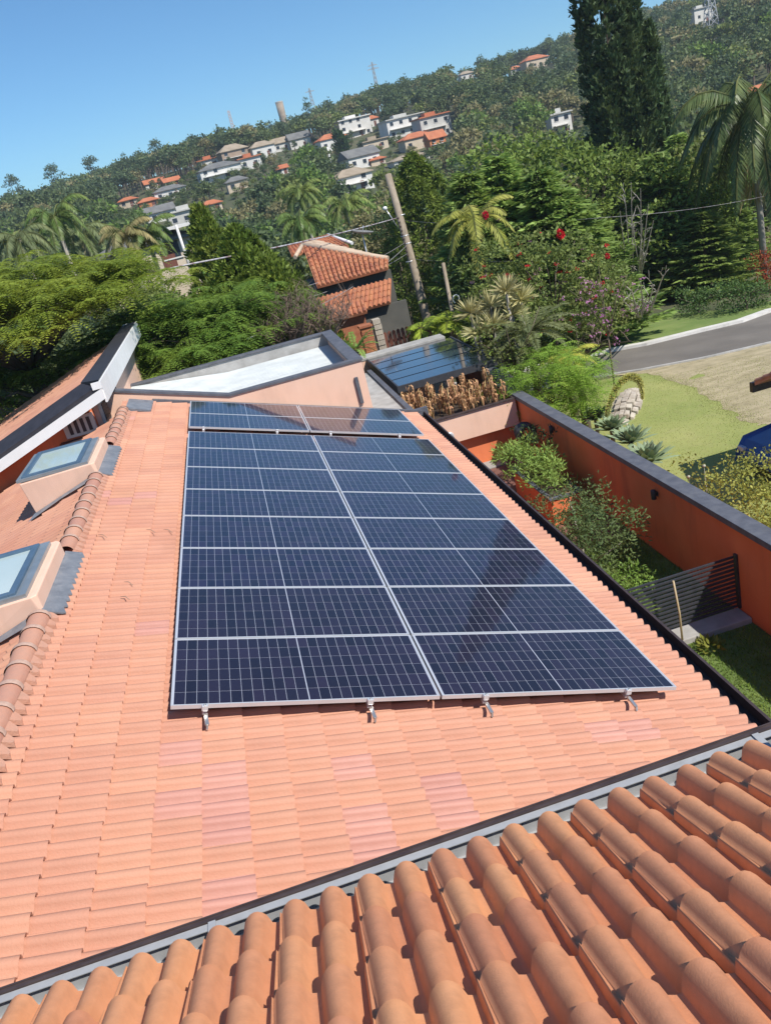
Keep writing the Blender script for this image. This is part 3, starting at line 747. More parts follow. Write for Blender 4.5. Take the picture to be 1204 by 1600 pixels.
for y in np.linspace(y0 + 1, y1 - 1, 4): MB().box((x0 + .05, y - .03, zp - .15), (x1 - .05, y + .03, zp - .005)).build('rafter', m_dark, g_)
wl_ = thing('pergola_wall', 'pale concrete wall top running along the far side of the pergola', 'wall', (6.5, 20.6, G0))
MB().box((5.1, 22.34, -5.4), (8.2, 22.5, -2.33)).build('wall', m_pink, wl_); bevel(MB().box((5.05, 22.32, -2.33), (8.25, 23.0, -2.24)).build('coping', m_concrete, wl_), .01)
fl = MB().box((5.15, 17.4, -5.5), (8.69, 22.33, G0 + .02)).build('pergola_floor', m_concrete); fl['kind'] = 'structure'
low = thing('garden_low_wall', 'low grey-topped wall behind the pergola post', 'wall', (8.5, 18.5, G0))
MB().box((8.7, 17.1, -5.3), (8.9, 23, -3.2)).build('wall', mat('brown_render', (.13, .045, .03), (.17, .06, .04), 2, .85), low); MB().box((8.6, 17.1, -3.2), (9.05, 23, -3.1)).build('coping', m_concrete, low)
tag(bevel(MB().box((7.1, 21.0, G0 + .021), (7.7, 21.6, -3.4)).build('white_cabinet', m_white), .02), 'small white cabinet in the shade under the pergola', 'cabinet')
# ---------------------------------------------------------------- left wing with the white fascia
lw_ = thing('high_wing', 'tall house wing on the left whose orange roof ends in white fascia boards', 'house wing', (-3.5, 14, G0))
bx, by0, by1, bz = -1.55, 10.95, 20.7, .85
sl = .36; xw = -7.5
def bzx(x): return bz + (x - bx) * sl
MB().hexa([(xw, by0, bzx(xw) - .12), (bx - .3, by0, bzx(bx - .3) - .12), (bx - .3, by1, bzx(bx - .3) - .12), (xw, by1, bzx(xw) - .12)],
          [(xw, by0, bzx(xw)), (bx - .3, by0, bzx(bx - .3)), (bx - .3, by1, bzx(bx - .3)), (xw, by1, bzx(xw))]).build('roof_deck', m_tile_m, lw_)
tmats = []
vv = (-math.cos(math.atan(sl)), 0, -math.sin(math.atan(sl))); ww = (-math.sin(math.atan(sl)), 0, math.cos(math.atan(sl)))
for i in range(17):
    for j in range(32):
        x = bx - .25 - (i + 1) * TE * -vv[0]; tmats.append(frame((x, by0 + .12 + j * .30, bzx(x) + .12), (0, 1, 0), vv, ww))
merge_tiles('roof_tiles', tm_main, tmats, lw_, m_tile_m)
# dark metal capping strips (top faces) and white fascias
def rake(y, x):                                                   # near edge
    return (x, y, bzx(x))
b = MB(); b.hexa([(xw, by0 - .03, bzx(xw) - .05), (bx - .05, by0 - .03, bzx(bx) - .05), (bx - .35, by0 + .42, bzx(bx - .35) - .05), (xw, by0 + .42, bzx(xw) - .05)],
                 [(xw, by0 - .03, bzx(xw) + .10), (bx - .05, by0 - .03, bzx(bx) + .10), (bx - .35, by0 + .42, bzx(bx - .35) + .30), (xw, by0 + .42, bzx(xw) + .30)])
b.build('verge_capping', mat('charcoal_capping', (.028, .027, .033), (.04, .038, .046), 6, .55), lw_)
b = MB(); b.hexa([(bx - .36, by0 + .42, bz - .1), (bx + .05, by0 + .05, bz - .1), (bx + .05, by1, bz - .1), (bx - .36, by1, bz - .1)],
                 [(bx - .36, by0 + .42, bz + .19), (bx + .05, by0 + .05, bz + .21), (bx + .05, by1, bz + .21), (bx - .36, by1, bz + .17)])
b.build('ridge_capping', MATS['charcoal_capping'], lw_)
b = MB(); b.hexa([(xw, by0 - .07, bzx(xw) - .16), (bx + .07, by0 - .07, bz - .16), (bx + .07, by0 - .032, bz - .16), (xw, by0 - .032, bzx(xw) - .16)],
                 [(xw, by0 - .07, bzx(xw) + .05), (bx + .07, by0 - .07, bz + .05), (bx + .07, by0 - .032, bz + .05), (xw, by0 - .032, bzx(xw) + .05)])
b.build('verge_fascia', m_white, lw_)
b = MB(); b.box((bx + .052, by0 - .032, bz - .24), (bx + .09, by1 + .03, bz + .19)); b.box((bx - .1, by0 - .068, bz + .051), (bx + .09, by0 - .033, bz + .19)); b.build('ridge_fascia', m_white, lw_)
MB().box((bx - .35, by1 + .001, bz - .2), (bx + .05, by1 + .03, bz + .19)).build('end_fascia', m_white, lw_)
b = MB(); b.hexa([(xw, by0 + .45, -4.6), (bx - .35, by0 + .45, -4.6), (bx - .35, by0 + .6, -4.6), (xw, by0 + .6, -4.6)],
                 [(xw, by0 + .45, bzx(xw) - .13), (bx - .35, by0 + .45, bzx(bx - .35) - .13), (bx - .35, by0 + .6, bzx(bx - .35) - .13), (xw, by0 + .6, bzx(xw) - .13)])
b.build('wall', m_orange, lw_)
MB().box((bx - .35, by0 + .6, -4.6), (bx - .25, by1, bz - .13)).build('side_wall', m_pink, lw_)
# louvred vents under the high eave and a small ledge
m_louv = mat('cream_vent', (.60, .57, .50), (.66, .63, .57), 5, .6)
for k in range(3):
    y = by0 + .62 + k * .95
    vt = MB().box((bx - .245, y, -.05), (bx - .19, y + .85, .58)).build('vent', m_louv, lw_)
    for j in range(5): MB().box((bx - .188, y + .1 + j * .14, .05), (bx - .17, y + .17 + j * .14, .48)).build('slot', m_gutterd, vt)
vt = MB().box((bx - 1.0, by0 + .38, .02), (bx - .36, by0 + .448, .42)).build('vent', m_louv, lw_)
for j in range(4): MB().box((bx - .9 + j * .13, by0 + .368, .08), (bx - .83 + j * .13, by0 + .379, .36)).build('slot', m_gutterd, vt)
MB().box((bx - 1.15, by0 + .22, -.08), (bx - .1, by0 + .44, -.03)).build('ledge', m_gutterd, lw_)
# ---------------------------------------------------------------- carport roof beyond the right edge (only its gutter end shows)
gp = np.array([12.66, 11.42, -3.02])
cp = thing('carport', 'dark gutter end of a tiled carport roof poking in at the right edge', 'carport', (gp[0] + 3, gp[1], -5))
gx, gy = gp[0], gp[1]
gz = gp[2]
bevel(MB().box((gx, gy - .12, gz - .24), (gx + 8, gy + .0, gz)).build('gutter', m_gutterd, cp), .004)
MB().hexa([(gx + .05, gy - 4.5, gz + 2.0), (gx + 8, gy - 4.5, gz + 2.0), (gx + 8, gy - .13, gz - .07), (gx + .05, gy - .13, gz - .07)], [(gx + .05, gy - 4.5, gz + 2.1), (gx + 8, gy - 4.5, gz + 2.1), (gx + 8, gy - .13, gz + .02), (gx + .05, gy - .13, gz + .02)]).build('roof_deck', m_tile_m, cp)
ang = math.atan(.475); cmats = []
for i in range(13):
    for j in range(27): cmats.append(frame((gx + .02 + j * .30, gy - .13 - i * TE * math.cos(ang), gz + .10 + i * TE * math.sin(ang)), (1, 0, 0), (0, math.cos(ang), -math.sin(ang)), (0, math.sin(ang), math.cos(ang))))
merge_tiles('roof_tiles', tm_main, cmats, cp, m_tile_m)
for x, y in ((gx + .8, gy - 2.3), (gx + 7.5, gy - 2.3), (gx + .8, gy - 4), (gx + 7.5, gy - 4)): MB().box((x, y, -5.2), (x + .15, y + .15, gz + .1 + (gy - y) * .475)).build('post', m_pink, cp)
# ---------------------------------------------------------------- blue car in the shade
m_blue = mat('blue_car_paint', (.02, .07, .26), (.025, .08, .29), 2, .3, coat=1)
m_carglass = mat('car_glass', (.012, .016, .022), None, rough=.05, coat=1)
m_tyre = mat('tyre', (.02, .02, .02), None, rough=.8)
def car(loc, rz, label):
    root = thing('parked_car', label, 'car', loc, rz)
    # side outline (x forward, z up), lofted with tumblehome
    prof = [(-2.0, .45), (-1.98, .82), (-1.72, .92), (-1.15, 1.38), (-.3, 1.47), (.45, 1.38), (1.05, .98), (1.8, .85), (2.05, .62), (2.05, .35), (-2.0, .3)]
    V = []; hw = [.83, .85, .84, .64, .62, .62, .80, .80, .74, .78, .80]
    for (x, z), w in zip(prof, hw): V += [(x, -w, z), (x, w, z)]
    n = len(prof); F = [(2*i, 2*i+1, 2*((i+1) % n)+1, 2*((i+1) % n)) for i in range(n)]
    F += [tuple(2*i for i in range(n))[::-1], tuple(2*i+1 for i in range(n))]
    b = MB(); b.add(V, F); body = b.build('body', m_blue, root, local=True); bevel(body, .07, 3)
    def pane(name, pts, mt=m_carglass):
        pts = [np.array(p, float) for p in pts]; nn = np.cross(pts[1] - pts[0], pts[2] - pts[0]); nn /= np.linalg.norm(nn)
        o = MB().add([p + nn * .012 for p in pts] + [p - nn * .03 for p in pts], [(0,1,2,3),(4,5,1,0),(5,6,2,1),(6,7,3,2),(7,4,0,3)]).build(name, mt, root, local=True); return o
    pane('windscreen', [(1.0, -.70, 1.0), (1.0, .70, 1.0), (.5, .56, 1.36), (.5, -.56, 1.36)])
    pane('rear_window', [(-1.17, -.58, 1.36), (-1.17, .58, 1.36), (-1.66, .74, .97), (-1.66, -.74, .97)][::1])
    for s in (-1, 1):
        q = [(-1.05, s * .67, 1.33), (.38, s * .65, 1.34), (.85, s * .80, 1.0), (-1.4, s * .80, .98)]
        pane('side_window', q if s > 0 else q[::-1])
        for x in (-1.25, 1.28):
            w = MB().lathe((x, s * .78, .31), [(0, -.1), (.2, -.1), (.31, -.09), (.32, 0), (.31, .09), (.2, .1), (0, .1)], 20, axis='y').build('wheel', m_tyre, root, local=True)
            MB().lathe((x, s * .885, .31), [(0, -.01), (.17, 0), (.19, -.02)], 14, axis='y').build('rim', m_alu, w, local=True)
        bevel(MB().box((1.95, s * .62 - .12, .62), (2.06, s * .62 + .12, .74)).build('headlight', m_sheet, root, local=True), .02)
    return root
car((14.3, 10.7, float(terrain(14.3, 10.7)) + .02), R_(180), 'blue car in shade behind the yellow-green bush at the right edge')
# ---------------------------------------------------------------- curved stone seat wall on the lawn
m_stone = mat('pale_stone', (.40, .34, .27), (.55, .49, .41), 5, .9, .6, 30, objr=.15, dirt=(.22, .17, .12), dscale=6, damt=.4)
sw = at(962, 668); sw2 = at(983, 612)
sroot = thing('stone_mound', 'curved mound of pale flat stones on the lawn behind the drooping flower spike', 'stone bed', (sw[0], sw[1], sw[2]))
c0 = np.array([(sw[0] + sw2[0]) / 2 + .12, (sw[1] + sw2[1]) / 2, 0]); ax = np.array([sw2[0] - sw[0], sw2[1] - sw[1], 0]); Ls = np.linalg.norm(ax); ax /= Ls; bx_ = np.array([ax[1], -ax[0], 0])
rr = random.Random(5)
for i in range(8):
    for j in range(5):
        u = (i + .5) / 8 - .5; v = (j + .5) / 5 - .5
        hw = .50 * math.sqrt(max(.02, 1 - (2 * u) ** 2))
        p = c0 + ax * u * Ls * 1.0 + bx_ * (v * 2 * hw)
        z = float(terrain(p[0], p[1])) + .05 + .33 * max(0, 1 - (2 * v) ** 2) * max(.1, 1 - (2 * u) ** 2)
        a = ax * (Ls / 16 * .93) * rr.uniform(.85, 1.05); c = bx_ * (hw / 5 * .93) * rr.uniform(.85, 1.05)
        tp = np.array([0, 0, 1.]); dz = -v * .5
        ring = [p - a - c + [rr.uniform(-.03, .03), rr.uniform(-.03, .03), z + dz * -hw * .3], p + a - c + [rr.uniform(-.03, .03), 0, z + dz * -hw * .3], p + a + c + [0, rr.uniform(-.03, .03), z + dz * hw * .3], p - a + c + [0, 0, z + dz * hw * .3]]
        ring = ring[::-1] if np.cross(ring[1] - ring[0], ring[2] - ring[0])[2] < 0 else ring
        bevel(MB().slab(ring, .16).build('stone', m_stone, sroot), .015)
# ---------------------------------------------------------------- neighbour house with the orange tiled roofs
m_otile = mat('old_orange_tile', (.36, .12, .06), (.47, .19, .095), 1.5, .8, .3, 40, island=.16, dirt=(.16, .10, .07), dscale=2.6, damt=.75)
m_btile = mat('bleached_tile', (.48, .36, .26), (.58, .46, .35), 2, .8, .3, 40, island=.1)
m_nwall = mat('neighbour_wall', (.085, .085, .075), (.12, .115, .10), 1, .9, .2)
m_brick = mat('brick', (.36, .13, .06), (.46, .19, .09), 6, .85, .4, 40, objr=.15)
m_wood = mat('brown_wood', (.13, .045, .03), (.19, .07, .045), 6, .7, .3, stretch=(1, 1, .1))
nh = thing('neighbour_house', 'low neighbouring house with weathered orange roll-tiled roofs behind the pole', 'house', (7, 34, -5.7))
def corr(name, A, B, C_, D, mt, pitch=.2, parent=None, rad=.075, rows=.4):
    """roof face with tile rolls: A-B eave (left to right), D-C top edge; every roll a half round stepped at each course"""
    A, B, C_, D = [np.array(p, float) for p in (A, B, C_, D)]
    n = max(2, int(np.linalg.norm(B - A) / pitch)); nn = np.cross(B - A, D - A); nn /= np.linalg.norm(nn)
    if nn[2] < 0: nn = -nn
    b = MB(); b.add([A, B, C_, D] + [p - nn * .1 for p in (A, B, C_, D)], [(0,1,2,3),(7,6,5,4),(0,4,5,1),(1,5,6,2),(2,6,7,3),(3,7,4,0)])
    ex = (B - A) / np.linalg.norm(B - A)
    for i in range(n):
        t = (i + .5) / n; p = A + (B - A) * t; q = D + (C_ - D) * t
        Lr = np.linalg.norm(q - p); m = max(1, int(Lr / rows))
        if Lr < .1: continue
        for k in range(m):
            a = p + (q - p) * k / m; c = p + (q - p) * (k + 1) / m
            V = []
            for (pt, r, up) in ((a, rad, .022), (c, rad * .85, .0)):
                for s in range(5):
                    an = math.pi * s / 4; V.append(pt + ex * r * math.cos(an) + nn * (r * math.sin(an) * 1.15 + up - .01))
            b.add(V, [(s, s + 1, s + 6, s + 5) for s in range(4)] + [(0, 1, 2, 3, 4)], False)
    o = b.build(name, mt, parent); return o
# main face
Yn = 33.0
B_ = py_(495, 448, Yn); Cc = py_(606, 419, Yn); ze = (B_[2] + Cc[2]) / 2; B_[2] = Cc[2] = ze
A_ = py_(472, 383, Yn + 4.2); Dd = py_(606, 404, Yn + 1.2)
corr('main_roof', B_, Cc, Dd, A_, m_otile, .21, nh)['kind'] = 'stuff'
E2 = py_(449, 384, Yn + 5.5); 
corr('ridge_strip', Dd, Dd + np.array([.15, 1.6, -.1]), A_ + np.array([.6, 1.2, .1]), A_, m_btile, .25, nh)['kind'] = 'stuff'
b = MB().tube([A_, Dd], .13, 8).tube([A_, py_(461, 402, Yn + 2.5)], .1, 8); b.build('hip_ridge', m_btile, nh)
corr('rear_roof', py_(455, 398, Yn + 4.8), py_(545, 384, Yn + 6.5), py_(512, 367, Yn + 9), py_(449, 384, Yn + 8), m_otile, .24, nh)['kind'] = 'stuff'
MB().tube([py_(512, 367, Yn + 9), py_(550, 380, Yn + 6.4)], .09, 6).build('verge_mortar', m_white, nh)
# body walls
b = MB(); b.box((B_[0] - .3, Yn + .5, -5.8), (Cc[0] + .2, Yn + 6, ze - .15)); b.build('wall', m_nwall, nh)
# lower porch roof
Y2 = 31.4
a = py_(420, 520, Y2); c = py_(612, 482, Y2); z2 = (a[2] + c[2]) / 2 + .1; a[2] = c[2] = z2
d = py_(612, 440, Y2 + 1.5); e = py_(430, 478, Y2 + 1.5); d[2] = e[2] = (d[2] + e[2]) / 2
corr('porch_roof', a, c, d, e, m_otile, .21, nh)['kind'] = 'stuff'
b = MB(); b.box((a[0] + .2, Y2 + .35, -5.8), (c[0] + .8, Y2 + .55, z2 - .12)); b.build('porch_wall', m_nwall, nh)
# entrance canopy and boundary in front
Y3 = 29.2
a = py_(388, 525, Y3); c = py_(576, 497, Y3); z3 = (a[2] + c[2]) / 2; a[2] = c[2] = z3
d = py_(570, 478, Y3 + .9); e = py_(392, 507, Y3 + .9); d[2] = e[2] = (d[2] + e[2]) / 2
corr('entrance_roof', a, c, d, e, m_otile, .21, nh)['kind'] = 'stuff'
MB().box((a[0] + .1, Y3 + .3, -5.8), (c[0] - .1, Y3 + .5, z3 - .1)).build('entrance_wall', m_brick, nh)
# brick and stone gate piers, wooden fence
def pier(px0, px1, ytop, Y, mt, name, label, course):
    p = py_(px0, ytop, Y); q = py_(px1, ytop, Y); w = abs(q[0] - p[0]); x = min(p[0], q[0]); zt = p[2]
    r = thing(name, label, 'gate pier', (x + w / 2, Y, -5.7))
    z = -5.7
    me = MB().box((-w / 2, -.2, 0), (w / 2, .2, course * .88)).mesh('course', mt)
    while z < zt - .02:
        o = link('course', me, r, loc=(rr.uniform(-.015, .015), rr.uniform(-.015, .015), z + 5.7)); z += course
    MB().box((x + .02, Y - .18, -5.7), (x + w - .02, Y + .18, zt)).build('core', m_soil, r)
    if name == 'brick_pier': MB().box((x - .05, Y - .25, zt + .0), (x + w + .05, Y + .25, zt + .09)).build('cap', mt, r)
    return r
pier(562, 580, 513, 28.3, m_brick, 'brick_pier', 'orange brick gate pier with flat cap beside the wooden fence', .085)
pier(582, 594, 506, 28.2, m_stone, 'stone_pier', 'pale rough stone gate pier between brick pier and fence', .22)
Yf = 28.2
fn = thing('picket_fence', 'brown wooden picket fence right of the stone pier', 'fence', (8, Yf, -5.7))
xa = py_(598, 520, Yf)[0]; xb = py_(662, 520, Yf)[0] + .3; zt = py_(625, 512, Yf)[2]
k = 0; x = xa
pk = MB().add([(0, 0, 0), (.15, 0, 0), (.15, .03, 0), (0, .03, 0), (0, 0, 2.2), (.15, 0, 2.2), (.15, .03, 2.2), (0, .03, 2.2), (.075, 0, 2.27), (.075, .03, 2.27)],
              [(3,2,1,0),(0,1,5,8,4),(2,3,7,9,6),(1,2,6,5),(3,0,4,7),(4,8,9,7),(8,5,6,9)]).mesh('picket', m_wood)
while x < xb: link('picket', pk, fn, loc=Vector((x, Yf + rr.uniform(-.01, .01), zt - 2.27)) - wloc(fn)); x += .19
for z in (zt - .5, zt - 1.6): MB().box((xa, Yf + .035, z), (xb, Yf + .08, z + .1)).build('rail', m_wood, fn)
# dish
dp = py_(566, 366, 37)
sd = thing('satellite_dish', 'big grey mesh satellite dish on a mast above the orange roof', 'satellite dish', (dp[0], dp[1], -1))
prof = [(0.02, 0), (.22, .03), (.42, .08), (.56, .15)]
dm = MB().lathe((0, 0, 0), prof, 24).mesh('dish', mat('dish_mesh', (.16, .16, .155), (.24, .24, .23), 8, .6)); do = link('dish', dm, sd, loc=(0, 0, dp[2] + 1)); do.rotation_euler = (R_(4), R_(16), 0)
so = do.modifiers.new('thick', 'SOLIDIFY'); so.thickness = .015
MB().tube([(dp[0], dp[1], -1.2), (dp[0], dp[1], dp[2])], .035, 8).build('mast', m_alu, sd)
MB().tube([np.array(dp), np.array(dp) + [.12, -.15, .4]], .015, 6).build('feed_arm', m_alu, sd)
# ---------------------------------------------------------------- utility pole, lamp, wires
m_pole = mat('weathered_wood', (.26, .21, .15), (.36, .30, .23), 4, .9, .6, 30, stretch=(1, 1, .15), dirt=(.13, .10, .07), dscale=3, damt=.5)
bp = at(676, 535); Dp = dist(bp)
def perpt(x, y, D=None): return along(x, y, D or Dp)
tp_ = perpt(606, 273, Dp - .2)
pol = thing('utility_pole', 'thick weathered wooden utility pole leaning to the left behind the pergola', 'utility pole', bp)
mid = perpt(640, 395, Dp - .1)
MB().tube([bp - [0, 0, .3], (bp + mid) / 2, mid, tp_], [.29, .27, .235, .21], 14).build('shaft', m_pole, pol)
for (px, py) in ((626, 336), (632, 368), (636, 380), (640, 408)):
    c = perpt(px, py, Dp - .12); MB().lathe(c, [(.25, -.03), (.265, -.02), (.265, .02), (.25, .03)], 14).build('band', m_alu, pol)
for k in range(10):
    c = perpt(622 + k * 1.6, 341 + k * 6.5, Dp - .3); bevel(MB().box(c - .06, c + .06).build('connector', m_gutterd, pol), .02)
la = perpt(622, 357, Dp); lb = perpt(601, 325, Dp - .5)
MB().tube([la, (la + lb) / 2 + [0, 0, .05], lb], .03, 6).build('lamp_arm', m_alu, pol)
MB().lathe(lb - [0, 0, .12], [(0, .22), (.10, .2), (.15, .12), (.13, 0), (.05, -.02), (0, -.02)], 12).build('lamp_head', m_white, pol)
p2 = along(713, 525, 31); t2 = along(692, 411, 31)
pp = thing('short_post', 'thin pale wooden post with a looped white cable, right of the utility pole', 'post', (p2[0], p2[1], -5.4))
foot = along(722, 560, 31)
MB().tube([foot - [0, 0, .6], p2, t2], [.085, .08, .07], 8).build('shaft', m_pole, pp)
c = along(712, 467, 30.8); pts = [c + np.array([(.12) * math.cos(a), 0, .15 * math.sin(a)]) for a in np.linspace(-.5, 4.2, 14)]
MB().tube(pts, .022, 6).build('cable_loop', m_white, pp)
m_wire = mat('wire', (.30, .30, .31), None, rough=.6)
m_wirew = mat('pale_wire', (.55, .57, .62), (.2, .12, .12), 3, .6)
def wire(name, pts, r, label, mt=m_wire, sag=.3):
    P = []
    for a, c in zip(pts[:-1], pts[1:]):
        a = np.array(a, float); c = np.array(c, float)
        for t in np.linspace(0, 1, 14)[:-1]: P.append(a + (c - a) * t - np.array([0, 0, 4 * sag * t * (1 - t)]))
    P.append(np.array(pts[-1], float))
    return tag(MB().tube(P, r, 5).build(name, mt), label, 'cable', 'overhead cables')
wire('overhead_cable', [along(-40, 470, 34), along(300, 412, 29), perpt(622, 340)], .035, 'thick pale twisted cable running from the pole down over the trees to the left', m_wirew, .12)
wire('overhead_cable', [along(385, 530, 26), perpt(636, 383)], .018, 'lowest dark cable from the pole past the bare bushes', m_wire, .4)
wire('overhead_cable', [along(330, 480, 29), perpt(634, 378)], .014, 'thin upper cable crossing the orange roof', m_wire, .5)
wire('overhead_cable', [along(350, 500, 29), perpt(638, 395)], .014, 'thin middle cable crossing the orange roof', m_wire, .4)
wire('overhead_cable', [perpt(628, 344), along(940, 340, 34), along(1260, 290, 44)], .007, 'thin cable strung right from the pole across the conifers', m_wirew, .25)
wire('overhead_cable', [perpt(640, 404), along(800, 408, 30)], .008, 'short thin cable ending in the flowering bush', m_wirew, .1)
# ================================================================ plants
def leafmat(name, c1, c2, island=.35, trans=.3, rough=.55, objr=.12, scale=.8, spec=.25):
    k = 1.35 if max(c1) < .3 else 1.0
    c1 = (c1[0] * k * 1.06, c1[1] * k, c1[2] * k); c2 = (c2[0] * k * 1.06, c2[1] * k, c2[2] * k)
    return mat(name, c1, c2, scale, rough, island=island, objr=objr, trans=trans, spec=spec)
l_mid = leafmat('leaf_mid', (.045, .085, .018), (.08, .12, .028))
l_dark = leafmat('leaf_dark', (0.031, 0.063, 0.025), (0.056, 0.095, 0.034))
l_bluish = leafmat('leaf_hill', (.04, .066, .030), (.075, .10, .045))
l_olive = leafmat('leaf_olive', (.075, .10, .028), (.12, .135, .045))
l_yellow = leafmat('leaf_yellow_green', (.14, .17, .03), (.22, .24, .05))
l_poin = leafmat('poinciana_leaf', (.110, .172, .022), (.20, .262, .036), .3, .4)
l_poin2 = leafmat('poinciana_leaf_dark', (.078, .145, .024), (.13, .195, .034), .3, .4)
l_cedar = leafmat('cedar_leaf', (.12, .195, .05), (.20, .29, .075), .4, .3)
l_cypr = leafmat('cypress_leaf', (0.038, 0.072, 0.030), (0.080, 0.118, 0.042), .4, .15)
l_thuja = leafmat('thuja_leaf', (0.073, 0.119, 0.020), (0.140, 0.189, 0.031), .45, .22)
l_palm = leafmat('palm_leaf', (0.074, 0.128, 0.034), (0.135, 0.189, 0.054), .3, .3, .4)
l_palmy = leafmat('palm_leaf_yellow', (.22, .25, .04), (.34, .34, .07), .3, .35, .45)
l_dry = leafmat('dry_leaf', (.36, .19, .09), (.58, .37, .21), .5, .2, .8)
l_drac = leafmat('cream_leaf', (.38, .38, .18), (.52, .50, .26), .3, .25, .5)
l_agave = leafmat('agave_leaf', (.14, .20, .12), (.22, .29, .17), .15, .08, .45)
l_fern = leafmat('feathery_leaf', (.125, .225, .03), (.20, .31, .048), .3, .4)
l_rust = leafmat('rust_leaf', (.16, .035, .012), (.26, .06, .02), .3, .2)
l_red = leafmat('red_flower', (.55, .012, .03), (.65, .03, .06), .15, .25)
l_pinkf = leafmat('mauve_flower', (.42, .16, .38), (.55, .28, .48), .15, .25)
l_orangef = leafmat('yellowing_leaf', (.55, .32, .03), (.65, .42, .06), .2, .3)
m_bark = mat('bark', (.10, .075, .055), (.17, .135, .10), 5, .95, .6, 25, stretch=(1, 1, .3))
m_barkp = mat('pale_bark', (.30, .27, .23), (.40, .37, .32), 5, .9, .5, 25, stretch=(1, 1, .3))
g_ = np.random.default_rng(5)
def unit(v): return v / (np.linalg.norm(v, axis=-1, keepdims=True) + 1e-9)
def leaves(P, D, N, L, W, k=.45):
    """rhombus leaves: base points P, directions D, normals N, lengths, widths"""
    P = np.asarray(P); D = unit(D); S = unit(np.cross(D, N)); n = len(P)
    L = np.broadcast_to(np.asarray(L, float), (n,))[:, None]; W = np.broadcast_to(np.asarray(W, float), (n,))[:, None]
    V = np.stack([P, P + D * L * k + S * W / 2, P + D * L, P + D * L * k - S * W / 2], 1)
    return V.reshape(-1, 3)
def quads(n): return np.arange(4 * n, dtype=np.int32).reshape(-1, 4)
def leafmesh(name, Vs, mt):
    V = np.concatenate(Vs) if isinstance(Vs, list) else Vs
    return npmesh(name, V, quads(len(V) // 4), mt, False)
def rdir(n): return unit(g_.normal(size=(n, 3)))
def blobs(centers, radii, per, L, W, up=.35, flat=1.0, out=.6):
    """leaf clouds on the skins of clumps"""
    Vs = []
    for c, r in zip(centers, radii):
        n = max(6, int(per * r * r)); d = rdir(n); d[:, 2] = np.abs(d[:, 2]) * .75 + d[:, 2] * .25
        rr_ = r * g_.uniform(.62, 1.06, n)[:, None]
        P = c + d * rr_ * np.array([1, 1, flat])
        D = unit(d * out + g_.normal(size=(n, 3)) * .7 + np.array([0, 0, -.1])); N = unit(d + g_.normal(size=(n, 3)) * .55 + np.array([0, 0, up]))
        Vs.append(leaves(P, D, N, L * g_.uniform(.6, 1.3, n), W * g_.uniform(.7, 1.2, n)))
    return np.concatenate(Vs)
def crown_mesh(name, R, H, nb, per, L, W, mt, rb=.42, seed=None, shape='round'):
    """crown centred on origin, radius R, half height H"""
    d = rdir(nb); d[:, 2] = d[:, 2] * .8 + .1
    rad = g_.uniform(.35, .85, nb)[:, None]
    C_ = d * rad * np.array([R, R, H])
    if shape == 'cone': C_[:, :2] *= (1 - (C_[:, 2:] + H) / (2.3 * H))
    r = np.full(nb, min(R, H)) * rb * g_.uniform(.7, 1.25, nb)
    return leafmesh(name, blobs(C_, r, per, L, W), mt)
def trunk_mesh(name, h, r, mt, limbs=5, spread=1.5, lh=1.5, seed=0):
    rr = random.Random(seed); b = MB()
    b.tube([(0, 0, -.3), (.05 * h * rr.uniform(-1, 1), .05 * h * rr.uniform(-1, 1), h * .5), (0, 0, h)], [r * 1.25, r, r * .75], 8)
    for k in range(limbs):
        a = 2 * math.pi * k / limbs + rr.uniform(-.4, .4)
        b.tube([(0, 0, h * .9), (math.cos(a) * spread * .5, math.sin(a) * spread * .5, h + lh * .55), (math.cos(a) * spread, math.sin(a) * spread, h + lh * rr.uniform(.8, 1.2))], [r * .55, r * .4, r * .15], 6)
    return b.mesh(name, mt)
def plant(name, label, cat, loc, crown, trunk=None, rz=0., sc=1., group=None, czoff=0., cname='crown', tname='trunk'):
    o = thing(name, label, cat, loc, rz, group)
    s = sc if isinstance(sc, (tuple, list)) else (sc, sc, sc); o.scale = s
    if trunk is not None: link(tname, trunk, o)
    if crown is not None: link(cname, crown, o, loc=(0, 0, czoff))
    return o
# ---- frond helpers
def frond(P0, az, L, rise, droop, nleaf, ll, lw, hang=.5, tw=.0, curve=2.0, n=None):
    """one pinnate frond: arching rachis with leaflets both sides; returns leaf verts and rachis points"""
    t = np.linspace(0, 1, 12)
    h = np.stack([np.cos(az) * t, np.sin(az) * t, 0 * t], 1) * L * (1 - .25 * droop * t[:, None])
    z = rise * L * (t - .35 * t ** 2) - droop * L * t ** curve
    R_pts = P0 + h + np.stack([0 * t, 0 * t, z], 1)
    ts = np.linspace(.12, .99, nleaf)
    P = np.stack([np.interp(ts, t, R_pts[:, i]) for i in range(3)], 1)
    T = unit(np.stack([np.gradient(R_pts[:, i]) for i in range(3)], 1)); T = np.stack([np.interp(ts, t, T[:, i]) for i in range(3)], 1)
    S = unit(np.cross(T, np.array([0, 0, 1.])))
    out = []
    prof = np.sin(np.pi * np.clip(ts * .93 + .08, 0, 1)) ** .6
    for s in (-1, 1):
        D = S * s + T * .55 + np.array([0, 0, -hang]) + g_.normal(size=P.shape) * .08
        N = np.cross(D, T) * s + g_.normal(size=P.shape) * .1
        out.append(leaves(P, D, N, ll * prof * g_.uniform(.85, 1.1, nleaf), lw, .35))
    return np.concatenate(out), R_pts
